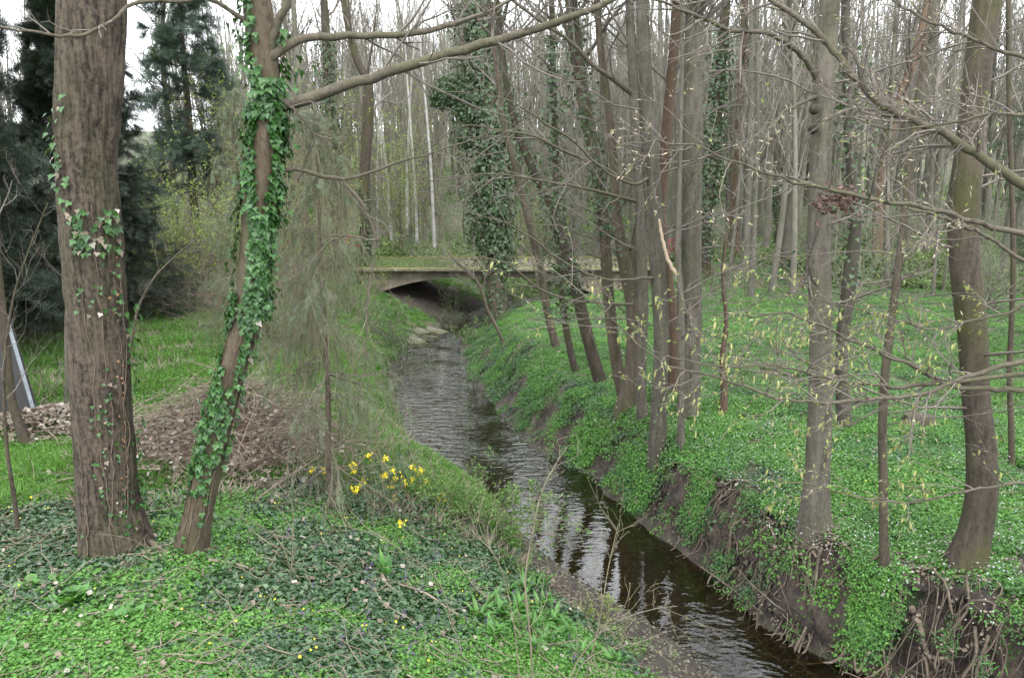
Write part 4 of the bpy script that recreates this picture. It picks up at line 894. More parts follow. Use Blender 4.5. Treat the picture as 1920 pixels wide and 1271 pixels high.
# leaning dead stem at the water edge before the bridge
mid_tree('leaning_stem', 'leaning dead bare stem over the water edge left of the big ivy tree', [(945, 645, 7), (930, 612, 7), (912, 575, 6), (905, 550, 7), (880, 510, 6), (855, 490, 4), (840, 470, 3)], 'bark_brown', ext=False, crown_z=2.0, nc=(10, 4, 3, 1.2), sides=7)

# --- the tree out of frame on the right whose limbs reach over the bank (trunk stands beyond the picture edge)
bx_, by_ = 6.4, 5.6
hz = on(bx_, by_)
Pq = np.array([[bx_ + .05 * math.sin(q), by_ + .1 * q * .2, hz[2] - .2 + q * .62] for q in range(26)]); Wq = np.linspace(.22, .04, 26)
horn = thing('hornbeam_tree', hz, 'hornbeam whose long twigs with fresh leaves and catkins reach in from the right edge', 'tree')
part('trunk', trunk_mesh(Pq, Wq, 18, .3), 'bark_grey', horn, smooth=True)
mb, _ = crown(Pq, Wq, 8, 12, 5, 4, 3); part('crown', mb, 'twig', horn)
def hl(pts, Y, n1, ln, n2, lv, up=-.03):
    """a limb that starts at the off-frame trunk"""
    u, v, w = pts[0]; p0 = at(u, v, Y[0]); 
    P, W = px_path(pts, Y, len(pts) * 5)
    n = 12; s_ = np.linspace(0, 1, n)[:-1, None]; z0 = p0[2] - (.5 if v < 500 else .2); tr0 = np.array([bx_, by_, z0])
    P = np.concatenate([tr0 * (1 - s_) + P[0] * s_ + np.array([0, 0, .15]) * np.sin(s_ * math.pi), P]); W = np.concatenate([W[0] * np.linspace(1.7, 1.0, n)[:-1], W])
    P = P + np.stack([0 * P[:, 0], 0 * P[:, 0], vn(np.arange(len(P)) * .6, 0, 8. + v) - .5], 1) * .025
    mb = MB(); mb.tubes(P, W, 9); lo = part('limb', mb, 'limb', horn, smooth=True)
    i0 = n - 2
    a, b = branch_twigs(P[i0:], W[i0:], n1, ln, n2, up, 6); s3 = kids(b[0], b[1], 2, .2, .7, .5, .6); c = grow(s3[0], s3[1], s3[2], np.clip(s3[3], .0015, .003), 3, .15, up, .6)
    mb = MB(); mb.tubes(*a, 4); mb.tubes(*b, 3); mb.tubes(*c, 3); o = link('twigs', mb.mesh('twigs', org(lo)), MT['twig'], lo); o['kind'] = 'stuff'
    for (lm, proto, pa, pb, pc, size, droop, nm) in lv:
        mb = MB()
        for PP, per in ((a[0], pa), (b[0], pb), (c[0], pc)):
            if per >= 1: leaves_on(mb, PP, int(per), size, proto, droop, spread=.6)
            elif per > 0: leaves_on(mb, PP[rng.uniform(0, 1, len(PP)) < per], 1, size, proto, droop, spread=.6)
        if mb.n: o = link(nm, mb.mesh(nm, org(lo)), MT[lm], lo); o['kind'] = 'stuff'
CATK = (np.array([[-.13, 0, 0], [.13, 0, 0], [.16, .5, 0], [-.16, .5, 0], [0, 1, 0], [0, .5, .16], [0, .5, -.16], [0, 0, .1]]), np.array([[0, 7, 3], [7, 1, 5], [7, 5, 3], [1, 2, 5], [3, 5, 4], [5, 2, 4], [3, 4, 6], [2, 6, 4], [0, 3, 6], [1, 6, 2]]))
BUD = (np.array([[0, 0, 0], [.11, .35, .05], [-.11, .35, .05], [0, .35, -.12], [0, 1, 0]]), np.array([[0, 1, 2], [0, 3, 1], [0, 2, 3], [2, 1, 4], [1, 3, 4], [3, 2, 4]]))
budlv = [('bud', BUD, 2, 1, .6, .034, .0, 'buds'), ('spring', OVAL, 0, .25, .25, .026, .3, 'leaves')]
leaflv = [('spring', OVAL, 3, 2, 1.0, .028, .5, 'leaves'), ('catkin', CATK, 0, .35, .3, .042, 3.5, 'catkins'), ('bud', BUD, 1, .4, .2, .032, .2, 'buds')]
hl([(1935, 350, 19), (1900, 335, 18), (1864, 312, 17), (1830, 285, 16), (1799, 272, 16), (1763, 247, 14), (1713, 227, 13), (1663, 201, 13), (1612, 156, 13), (1572, 106, 12), (1547, 76, 12), (1491, 30, 10), (1446, 0, 9), (1400, -30, 8)], (5.2, 5.6), 26, .55, 4, budlv)
hl([(1935, 440, 12), (1880, 428, 11), (1840, 420, 10), (1760, 395, 9), (1680, 380, 8), (1610, 368, 8), (1555, 358, 7), (1500, 345, 6), (1440, 325, 5), (1370, 300, 4), (1300, 275, 4), (1240, 266, 3), (1160, 268, 2)], (4.9, 4.3), 20, .42, 4, budlv)
hl([(1935, 494, 8), (1890, 470, 7), (1850, 445, 6), (1800, 420, 6), (1760, 405, 5), (1700, 392, 4)], (4.8, 4.7), 9, .4, 4, budlv)
hl([(1935, 672, 11), (1870, 690, 9), (1800, 712, 8), (1740, 735, 8), (1660, 748, 7), (1580, 754, 7), (1500, 752, 6), (1430, 738, 5), (1370, 715, 5), (1310, 698, 4), (1250, 685, 4), (1200, 650, 3), (1150, 600, 3), (1110, 562, 2)], (5.0, 4.4), 26, .42, 4, leaflv)
hl([(1935, 732, 12), (1880, 730, 10), (1820, 729, 9), (1760, 712, 8), (1720, 690, 7), (1660, 665, 6), (1600, 640, 5), (1540, 610, 5), (1480, 590, 4), (1400, 590, 3), (1330, 585, 2)], (5.2, 4.9), 22, .45, 4, leaflv)
hl([(1740, 722, 8), (1660, 724, 7), (1600, 716, 6), (1540, 706, 5), (1480, 690, 5), (1420, 684, 4), (1360, 688, 4), (1290, 676, 3), (1220, 660, 2)], (5.1, 4.5), 16, .42, 4, leaflv)
hl([(1935, 905, 6), (1850, 912, 5), (1780, 926, 4), (1700, 944, 4), (1620, 934, 3), (1540, 912, 3), (1460, 905, 2)], (4.8, 4.6), 12, .35, 4, leaflv)
hl([(1935, 560, 7), (1880, 590, 6), (1820, 600, 5), (1750, 620, 4), (1680, 600, 4), (1600, 575, 3), (1520, 560, 2)], (5.3, 5.6), 16, .5, 4, leaflv)
hl([(1935, 215, 7), (1870, 215, 6), (1800, 225, 5), (1740, 235, 4), (1680, 240, 4), (1600, 225, 3)], (4.9, 5.0), 14, .5, 4, budlv)
hl([(1935, 110, 8), (1860, 90, 7), (1790, 60, 6), (1720, 30, 5), (1660, -10, 4)], (5.2, 5.4), 12, .6, 4, budlv)
# small clump of withered leaves caught in the budding limb
mb = MB(); n = 150; c = at(1578, 368, 4.75)
mb.inst(*CUP, basis(rdir(n), rdir(n), rng.uniform(.02, .045, n)), c + rng.normal(0, 1, (n, 3)) * [.055, .04, .05] + [.0, 0, -.02]); 
mb.inst(*CUP, basis(rdir(40), rdir(40), rng.uniform(.02, .04, 40)), at(1536, 385, 4.75) + rng.normal(0, 1, (40, 3)) * [.02, .02, .03])
wl = thing('withered_leaf_clump', c, 'brown withered leaf clump caught in the budding twigs on the right', 'leaf clump'); part('leaves', mb, 'dead_leaf', wl, 'stuff')

# --- exposed roots of the eroded right bank (children of the trees they feed)
def root(parent, pxs, wid, mat='root'):
    P = []
    for (u, v) in pxs: P.append(gnd(u, v) + [0, -.03, .015])
    P, W = resample(np.array(P), np.linspace(wid, wid * .5, len(P)), len(P) * 5)
    P += np.stack([vn(np.arange(len(P)) * .8, 0, q + pxs[0][0]) - .5 for q in (1., 2., 3.)], 1) * .05
    mb = MB(); mb.tubes(P, W * (1 + .3 * (vn(np.arange(len(P)) * .9, 0, 5.5) - .5)), 7); part('root', mb, mat, parent, smooth=True)
root(mt, [(1512, 1078), (1520, 1110), (1508, 1140), (1504, 1165), (1500, 1190)], .026)
root(mt, [(1552, 1118), (1548, 1150), (1550, 1180)], .022); root(mt, [(1482, 1100), (1488, 1130), (1484, 1160)], .014)
root(dk, [(1710, 1140), (1718, 1170), (1728, 1205), (1740, 1228), (1760, 1236), (1784, 1240)], .035)
root(dk, [(1700, 1095), (1690, 1130), (1665, 1165), (1640, 1190), (1610, 1200)], .016); root(mt, [(1450, 1055), (1425, 1080), (1400, 1098)], .018)
root(mt, [(1546, 1200), (1570, 1212), (1600, 1216), (1620, 1214)], .028); root(mt, [(1328, 1060), (1350, 1085), (1380, 1110), (1405, 1122)], .012)
yg_, Py, Wy = find('young straight brown')
root(yg_, [(1655, 1075), (1632, 1085), (1610, 1092), (1585, 1100)], .025)
for par, n in ((mt, 28), (yg_, 22), (dk, 32)):
    q = 0
    while q < n:
        y0 = rng.uniform(6.6, 10.2); x0 = I(y0, RY, RX) + rng.uniform(.25, 1.0)
        if not ((par is mt and y0 > 8.2) or (par is yg_ and 7.3 < y0 < 8.4) or (par is dk and y0 < 7.5)): continue
        k = 11; dx = -np.linspace(0, rng.uniform(.3, 1.1), k) + rng.normal(0, .05, k); dy = np.cumsum(rng.normal(rng.choice([-.09, -.02, .02, .09]), .08, k))
        X = x0 + dx; Yq = y0 + dy; Zq = H(X, Yq) + .04 + rng.uniform(0, .09); Zq = np.maximum(Zq, -.03)
        P, W = resample(np.stack([X, Yq, Zq], 1), rng.choice([.004, .006, .008, .012, .02]) * np.linspace(1, .25, k), k * 2)
        mb = MB(); mb.tubes(P, W, 5); part('root', mb, 'root', par, smooth=True); q += 1
# fine hanging rootlets under the eroded edge
mb = MB(); n = 420; y0 = rng.uniform(6, 11.5, n); x0 = I(y0, RY, RX) + rng.uniform(-.02, .75, n)
st = np.stack([x0, y0, H(x0, y0) + .04], 1); P_, R_ = grow(st, np.array([-.5, -.25, -.5]) + rng.normal(0, .45, (n, 3)), rng.uniform(.12, .5, n), rng.uniform(.0015, .005, n), 6, .35, -.1)
hz_ = H(P_[..., 0], P_[..., 1]); P_[..., 2] = np.clip(P_[..., 2], hz_ + .012, hz_ + .16); mb.tubes(P_, R_, 3)
o = struct('rootlets', mb, 'rootlet'); o['kind'] = 'stuff'

# ------------------------------------------------------------------ dense wood behind: 10 kinds of bare tree, each copy a thing of its own
protos = []
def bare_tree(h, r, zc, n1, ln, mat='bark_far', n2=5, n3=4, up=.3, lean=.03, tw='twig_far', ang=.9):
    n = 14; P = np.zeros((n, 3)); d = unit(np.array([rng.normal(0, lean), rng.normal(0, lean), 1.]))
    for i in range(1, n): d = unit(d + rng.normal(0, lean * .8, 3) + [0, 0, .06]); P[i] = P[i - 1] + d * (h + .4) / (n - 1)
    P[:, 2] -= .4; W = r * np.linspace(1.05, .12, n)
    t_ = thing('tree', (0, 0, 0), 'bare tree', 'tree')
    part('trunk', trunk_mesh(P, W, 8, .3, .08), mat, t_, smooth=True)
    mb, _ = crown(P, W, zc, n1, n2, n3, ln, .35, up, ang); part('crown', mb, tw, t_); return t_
rs = [bare_tree(rng.uniform(15, 19), rng.uniform(.13, .2), rng.uniform(2.5, 6), 26, 2.9) for _ in range(7)]
rs += [bare_tree(rng.uniform(10, 14), rng.uniform(.06, .09), rng.uniform(1.5, 3), 18, 2.2) for _ in range(4)]
bi = [bare_tree(16, .10, 7, 16, 1.6, 'birch', lean=.025) for _ in range(2)]
sh = []
for j in range(3):      # bare understorey bushes
    t_ = thing('bush', (0, 0, 0), 'bare bush', 'bush'); n = 16; mb = MB()
    P1, R1 = grow(rng.normal(0, .12, (n, 3)) * [1, 1, 0], np.array([0, 0, 1.]) + rng.normal(0, .45, (n, 3)), rng.uniform(1.6, 3.6, n), rng.uniform(.008, .018, n), 7, .13, .03)
    s2 = kids(P1, R1, 7, .2, .9, .4, .6); P2, R2 = grow(s2[0], s2[1], s2[2], np.maximum(s2[3], .004), 5, .2, .05)
    s3 = kids(P2, R2, 3, .2, .9, .4, .6); P3, R3 = grow(s3[0], s3[1], s3[2], np.maximum(s3[3], .003), 4, .2, .05)
    mb.tubes(P1, R1, 4); part('stems', mb, 'twig_far', t_, 'stuff'); mb = MB(); mb.tubes(P2, R2, 3); mb.tubes(P3, R3, 3); part('twigs', mb, 'twig_far', t_, 'stuff')
    mb = MB(); leaves_on(mb, P2, 2 if j else 4, .055); leaves_on(mb, P3, 2 if j != 1 else 4, .05); part('leaves', mb, 'shrub_leaf' if j else 'spring', t_, 'stuff'); sh.append(t_)
used = set()
def put(src, x, y, scl, label, group, rot=None):
    first = src.name not in used
    used.add(src.name)
    o = src if first else copy_tree(src)
    o.location = (x, y, float(H(x, y)) - .05); o.rotation_euler = (0, 0, rng.uniform(0, 6.28) if rot is None else rot); o.scale = (scl, scl, scl * rng.uniform(.92, 1.1))
    o['label'] = label; o['group'] = group
def ok(x, y, pts, dmin):
    return all((x - a) ** 2 + (y - b) ** 2 > dmin ** 2 for a, b in pts)
pts = []
n = 0; tries = 0
while n < 240 and tries < 9000:
    tries += 1
    a = R(rng.uniform(-39, 39)); r = 24 + 50 * rng.uniform(0, 1) ** .85; x, y = math.sin(a) * r, math.cos(a) * r
    dr, dl = DR(x, y), DL(x, y)
    u_ = 960 + x / y * F
    if y < 39 and (x < 6 or y < 27): continue
    if 20 < y < 40 and u_ < 720: continue
    if y > 38 and -1.2 < dr and dl > -1.2 and y < 52: continue
    if 230 < u_ < 330 and y < 74: continue
    if u_ < 620 and rng.uniform() < .55: continue
    if not ok(x, y, pts, 1.0 + .010 * r): continue
    pts.append((x, y)); n += 1
    src = rs[int(rng.integers(0, len(rs)))]
    if x < -8: lab, gr = 'bare slender tree standing in the thin wood behind the left bank', 'bare trees of the wood on the left'
    elif x < 6.5: lab, gr = 'bare slender tree standing in the dense wood beyond the bridge', 'bare trees of the wood beyond the bridge'
    else: lab, gr = 'bare slender tree standing in the dense wood beyond the flower meadow', 'bare trees of the wood on the right'
    put(src, x, y, rng.uniform(.8, 1.15), lab, gr)
for j, (u, y) in enumerate([(712, 43), (742, 47), (768, 52), (785, 45), (818, 44), (728, 55)]):
    x = (u - 960) / F * y / .985; put(bi[j % 2], x, y, 1.0 + .1 * (j % 3), 'white barked birch rising beyond the left half of the bridge', 'birches beyond the bridge')
bpts = []
n = 0
while n < 120:
    a = R(rng.uniform(-38, 38)); r = 26 + 40 * rng.uniform(0, 1); x, y = math.sin(a) * r, math.cos(a) * r
    if y < 38.5 and x < 7: continue
    if DR(x, y) > -1.5 and DL(x, y) > -1.5 and y < 52: continue
    if not ok(x, y, bpts, 1.6): continue
    bpts.append((x, y)); n += 1
    put(sh[int(rng.integers(0, 3))], x, y, rng.uniform(.6, 1.1), 'thin bare bush with small young leaves under the far trees', 'understorey bushes of the wood')
# the wood's farthest part reads as one mass
x, y = fan(1150, 70, 190, -42, 42, 1.2)
fp = [MB() for _ in range(3)]
srcs = []
for j in range(3):
    t_ = rs[j]; objs = [c for c in t_.children]
    mbj = bpy.data.meshes.new('wood_source')
    so_ = bpy.data.objects.new('wood_source', objs[1].data); srcs.append(so_); so2 = bpy.data.objects.new('wood_source', objs[0].data); srcs.append(so2)
uu = 960 + x / y * F; kk = ~((uu > 210) & (uu < 345)) & ~((uu < 560) & (rng.uniform(0, 1, len(x)) < .6)); x, y = x[kk], y[kk]
P = np.stack([x, y, H(x, y)], 1)
for j in range(3):
    d_ = [srcs[2 * j], srcs[2 * j + 1]]
    for q, nm in ((0, 'distant_wood_crowns'), (1, 'distant_wood_trunks')):
        st_ = np.random.get_state(); keep_rng = rng; rng = np.random.default_rng(500 + j)
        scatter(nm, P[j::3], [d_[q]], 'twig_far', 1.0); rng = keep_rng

# ------------------------------------------------------------------ green spring bushes on the left and beyond
def leafy(name, loc, label, h, n, lm, lsize, per, spread=.5, twm='twig_green', cat='bush', group=None, stemr=.012, n2=7, n3=3, lp=OVAL, droop=.0, base=.15, up=.03):
    t_ = thing(name, loc, label, cat, group); loc = np.asarray(loc)
    P1, R1 = grow(loc + rng.normal(0, base, (n, 3)) * [1, 1, 0] - [0, 0, .08], np.array([0, 0, 1.]) + rng.normal(0, spread, (n, 3)), h * rng.uniform(.6, 1.15, n), rng.uniform(.5, 1.2, n) * stemr, 8, .12, up, .3)
    for i in range(min(n, 300)):
        mb = MB(); mb.tubes(P1[i], R1[i], 5); part('stem', mb, twm, t_)
    s2 = kids(P1, R1, n2, .2, .9, .4, .6); P2, R2 = grow(s2[0], s2[1], s2[2], np.maximum(s2[3], .002), 5, .2, up)
    s3 = kids(P2, R2, n3, .2, .9, .45, .6); P3, R3 = grow(s3[0], s3[1], s3[2], np.maximum(s3[3], .0015), 4, .2, 0)
    mb = MB(); mb.tubes(P2, R2, 3); mb.tubes(P3, R3, 3); part('twigs', mb, twm, t_, 'stuff')
    if per:
        mb = MB(); leaves_on(mb, P2, per, lsize, lp, droop); leaves_on(mb, P3, per, lsize, lp, droop); part('leaves', mb, lm, t_, 'stuff')
    return t_, P1
def gp(u, v): 
    p = gnd(u, v); return on(p[0], p[1])
for (u, v, h, n, lab) in [(600, 520, 3.6, 26, 'tall yellow green spring bush behind the drooping conifer'), (322, 525, 3.2, 34, 'yellow green spring bush in the gap between the two near trunks'), (540, 560, 2.6, 22, 'fresh green bush right of the ivy wrapped trunk'),
                          (690, 545, 1.3, 14, 'low yellow green bush at the left foot of the bridge'), (400, 500, 3.6, 26, 'spring bush in front of the blue spruce'), (860, 585, 1.2, 22, 'grey green shrub on the spit where the stream bends under the bridge'), (655, 590, 1.6, 22, 'small green bush on the left bank below the bridge'),
                          (880, 640, .8, 14, 'small olive shrub overhanging the water below the leaning stem'), (980, 565, 1.1, 16, 'low green shrub under the right half of the arch'), (480, 520, 3.0, 24, 'olive bush just right of the ivy wrapped trunk')]:
    leafy('bush', gp(u, v), lab, h, n, 'spring' if 'yellow' in lab or 'spring' in lab else 'shrub_leaf', .055, 3, .5, twm='twig', base=.35)
for (u, v, h, n, lab) in [(748, 668, .7, 22, 'dull low shrub hanging over the left water edge below the slabs'), (722, 700, .9, 22, 'grey green shrub at the left water edge beside the widest pool'), (712, 640, .9, 20, 'small dull shrub on the left bank above the water bend'), (735, 600, .9, 18, 'leafy little bush on the green slope below the left arch foot'), (835, 612, .8, 26, 'dense grey green shrub at the tip of the spit')]:
    leafy('bush', gp(u, v), lab, h, n, 'shrub_leaf' if 'leafy' in lab else 'dull_leaf', .05, 4, .75, twm='twig', base=.35, up=-.03)
# tall spring tree veil left of the bridge
for (u, y, h, lab) in [(560, 30, 9, 'slender young tree misted with yellow green leaves left of the bridge'), (755, 41, 6, 'young tree with pale spring leaves directly beyond the bridge deck'), (470, 33, 9, 'young tree with yellow green leaves behind the ivy wrapped trunk'), (300, 38, 6, 'young leafy tree low in the bright sky gap'), (640, 38, 8, 'leafy young tree directly left of the bridge end'), (700, 42, 7, 'young tree in pale leaf right behind the left bridge end'), (810, 46, 7, 'young leafy tree among the birches'), (1010, 44, 6, 'young pale leafed tree behind the middle of the bridge deck'), (520, 30, 7, 'thin young tree in fresh leaf just right of the ivy wrapped trunk')]:
    x = (u - 960) / F * y; leafy('young_tree', on(x, y), lab, h, 7, 'spring', .10, 4, .16, cat='tree', stemr=.03, n2=16, n3=4, base=.3)
for (u, y, h, n, lab) in [(262, 24, 3.6, 30, 'spring green bush beside the dark spruce boughs'), (305, 21, 3.4, 34, 'bright yellow green bush in the middle of the gap between the near trunks'), (352, 23, 4.2, 34, 'tall spring green bush under the blue green spruce'), (405, 22, 3.8, 30, 'dense pale green bush touching the ivy wrapped trunk on its left'), (560, 24, 3.6, 26, 'loose pale green bush seen through the drooping conifers')]:
    leafy('bush', on((u - 960) / F * y, y), lab, h, n, 'spring', .08, 3, .42, twm='twig', base=.4)
# brown arching thicket behind the ivy wrapped trunk, dry brambles at the left edge
for (u, v, h, n, sp_, lab, m_) in [(385, 560, 2.5, 170, 1.0, 'brown dry thicket of arching stems behind the ivy wrapped trunk', 'dry'), (300, 560, 2.0, 90, 1.0, 'grey brown bramble tangle right of the thick furrowed trunk', 'twig'),
                              (450, 590, 2.2, 150, 1.0, 'reddish dry bush sloping towards the lawn left of the drooping conifer', 'dry'), (545, 640, 2.2, 110, .8, 'tangle of thin olive stems around the drooping conifers', 'twig_green'), (60, 640, 2.6, 60, .8, 'tangle of bare grey stems by the leaning black board', 'twig'), (20, 800, 2.2, 16, .5, 'bare upright shoots at the left edge before the leaf pile', 'twig')]:
    leafy('thicket', gp(u, v), lab, h, n, None, 0, 0, sp_, m_, 'thicket', stemr=.007, n2=6, n3=4, up=-.06, base=.5)

# ------------------------------------------------------------------ conifers
def conifer(loc, label, h, r0, wid, zlo, mat, nb=110, droop=-.18, nl=.10, nw=1.0, dens=1.0, name='spruce_tree', tr='bark_dark', hang=False, asym=None):
    loc = np.asarray(loc); t_ = thing(name, loc, label, 'conifer'); n = 12
    P = loc + np.stack([np.zeros(n), np.zeros(n), np.linspace(-.2, h, n)], 1) + rng.normal(0, .02, (n, 3)); W = r0 * np.linspace(1, .08, n)
    part('trunk', trunk_mesh(P, W, 10, .2), tr, t_, smooth=True)
    z = zlo + (h - zlo) * rng.uniform(0, 1, nb) ** .9; a = rng.uniform(0, 6.28, nb); ln = wid * (1 - (z - zlo * .3) / (h * 1.06)) * rng.uniform(.7, 1.1, nb) + .15
    d = np.stack([np.cos(a), np.sin(a), np.full(nb, droop)], 1)
    P1, R1 = grow(loc + np.stack([0 * z, 0 * z, z], 1), d, ln, np.clip(ln * .012, .004, .05) * (.6 if hang else 1), 7, .15 if hang else .05, .02, .3)
    mb = MB(); mb.tubes(P1, R1, 4); part('branches', mb, 'twig' if hang else 'bark_dark', t_, 'stuff')
    s2 = kids(P1, R1, int(9 * dens), .12, .75, .38, .5, upb=-.05 if not hang else -.9); P2, R2 = grow(s2[0], s2[1], s2[2], np.maximum(s2[3], .003), 5, .12, -.03 if not hang else -.35, .5)
    mb = MB(); mb.tubes(P2, R2, 3); part('twigs', mb, 'twig' if hang else 'bark_dark', t_, 'stuff')
    mb = MB()
    for PP, per in ((P1, int(18 * dens)), (P2, int(16 * dens))):
        nn, k, _ = PP.shape; i = np.repeat(np.arange(nn), per); tq = rng.uniform(.1, 1, nn * per) * (k - 1.001); a_ = np.floor(tq).astype(int); f = (tq - a_)[:, None]
        p = PP[i, a_] * (1 - f) + PP[i, a_ + 1] * f; T_ = unit(PP[i, a_ + 1] - PP[i, a_])
        mb.inst(*SPRAY, basis(unit(T_ + .6 * rdir(nn * per) + [0, 0, -.1 if not hang else -.8]), unit(rdir(nn * per, .1, 1)), nl * rng.uniform(.6, 1.4, nn * per)), p)
    part('needles', mb, mat, t_, 'stuff')
    if hang:
        s3 = kids(P1, R1, 9, .2, .3, .3, .5, upb=-1.6); P3, R3 = grow(s3[0], s3[1] * [1, 1, .6] + [0, 0, -.7], rng.uniform(.3, 1.3, len(s3[0])), np.full(len(s3[0]), .0028), 9, .22, -.28, .5)
        P3[..., 2] = np.maximum(P3[..., 2], H(P3[..., 0], P3[..., 1]) + .1); mb = MB(); mb.tubes(P3, R3, 3); part('hanging_strands', mb, 'strand', t_, 'stuff')
    return t_
def _spray():
    V, Fq = [], []
    for q in range(11):
        y = .05 + .085 * q; sd = 1 if q % 2 else -1; zz = (q % 3 - 1) * .12; V += [[0, y, 0], [0, y + .055, 0], [sd * .30, y + .20, zz]]; Fq.append([3 * q, 3 * q + 1, 3 * q + 2])
    return np.array(V, float), np.array(Fq)
SPRAY = _spray()
c0 = conifer(on(-12.0, 14.5), 'dark tall spruce filling the upper left corner behind the thick trunk', 15, .22, 3.1, 1.0, 'spruce', 230, nl=.25, dens=1.9)
for (x, y, sc_, rz, lab) in [(-10.9, 19.5, .72, 2.1, 'dark spruce whose drooping boughs show right of the thick furrowed trunk'), (-15.4, 19, 1.1, 4.0, 'broad dark spruce at the left edge behind the leaning board'), (-19.5, 25, 1.15, 1.0, 'dark spruce half hidden behind the others at the left edge')]:
    o = copy_tree(c0); o.location = on(x, y); o.scale = (sc_,) * 3; o.rotation_euler = (0, 0, rz); o['label'] = lab
conifer(on(-13.6, 32.5), 'blue green spruce standing behind the ivy wrapped trunk', 18, .2, 2.5, 3.0, 'spruce_blue', 150, nl=.38, dens=1.1, droop=-.1)
conifer(on(12.9, 16.0), 'dark evergreen showing at the right edge behind the mossy trunk', 13, .2, 2.6, 2.4, 'ivy_far', 110, nl=.28, dens=1.0, name='evergreen_tree')
b = gp(625, 962)
conifer(b, 'slim drooping conifer with hanging grey green sprays beside the stream', 4.9, .05, 1.25, .5, 'weep', 120, droop=-.30, nl=.08, dens=.5, name='drooping_conifer', tr='bark_brown', hang=True)
conifer(on(-5.6, 15.6), 'second hanging grey green conifer just beyond the slim drooping one', 5.6, .05, 1.2, .5, 'weep', 70, droop=-.3, nl=.11, dens=.5, name='drooping_conifer', tr='bark_brown', hang=True)

# ------------------------------------------------------------------ brush heap, leaf pile, board, stake
c = gp(425, 840); c = on(c[0] + .15, c[1] + .1)
hp = thing('brush_heap', c, 'heap of dry cut brushwood and dead leaves behind the ivy wrapped trunk', 'brush heap')
def mound(x, y): return 1.0 * np.exp(-((x - c[0]) / 1.35) ** 2 - ((y - c[1]) / 1.0) ** 2)
mb = MB(); gx, gy = np.meshgrid(np.linspace(-2.6, 2.6, 50), np.linspace(-2, 2, 40)); X, Y = gx + c[0], gy + c[1]; Z = H(X, Y) - .12 + mound(X, Y) * .9 + (fbm(X * 4, Y * 4, 5) - .5) * .15
jj, ii = np.meshgrid(np.arange(39), np.arange(49), indexing='ij'); b_ = (jj * 50 + ii).ravel(); mb.add(np.stack([X, Y, Z], -1), np.stack([b_, b_ + 1, b_ + 51, b_ + 50], 1)); part('core', mb, 'dead_leaf', hp, smooth=True)
def stick_mesh(l, r):
    P, W = grow(np.zeros((1, 3)), np.array([[1., 0, 0]]), [l], [r], 6, .13, 0, .5); s2 = kids(P, W, 2, .3, .8, .35, .6); P2, W2 = grow(s2[0], s2[1], s2[2], s2[3], 4, .15, 0, .5)
    mb = MB(); mb.tubes(P, W, 4); mb.tubes(P2, W2, 3); return mb
sm = []
for j in range(8):
    me_ = stick_mesh(rng.uniform(.5, 1.1), rng.uniform(.006, .013)).mesh('stick'); me_.materials.append(MT['dry']); sm.append(me_)
for j in range(280):
    x, y = rng.normal(0, .85, 1)[0] + c[0], rng.normal(-.35, .62, 1)[0] + c[1]
    o = bpy.data.objects.new('stick', sm[j % 8]); C.objects.link(o); o.parent = hp
    o.location = Vector((x, y, float(H(x, y) + mound(x, y) * .95) + rng.uniform(-.02, .12))) - Vector(c); o.rotation_euler = (rng.uniform(0, 6.28), rng.normal(.1, .35), rng.uniform(0, 6.28)); o.scale = [rng.uniform(.6, 1.2)] * 3
n = 900; x, y = rng.normal(0, .9, n) + c[0], rng.normal(-.3, .65, n) + c[1]
st = np.stack([x, y, H(x, y) + mound(x, y) * .92 + rng.uniform(-.03, .12, n)], 1); P_, R_ = grow(st, rdir(n, -.35, .35), rng.uniform(.25, .8, n), rng.uniform(.003, .008, n), 5, .2, -.02); mb = MB(); mb.tubes(P_, R_, 3); part('brushwood', mb, 'dry', hp, 'stuff')
n = 1300; x, y = rng.normal(0, 1.1, n) + c[0], rng.normal(-.9, .55, n) + c[1]
mb = MB(); mb.inst(*CUP, basis(rdir(n, -.4, .4), rdir(n, .2, 1), rng.uniform(.05, .10, n)), np.stack([x, y, H(x, y) + mound(x, y) * .9 + rng.uniform(.02, .09, n)], 1)); part('dead_leaves', mb, 'litter', hp, 'stuff')
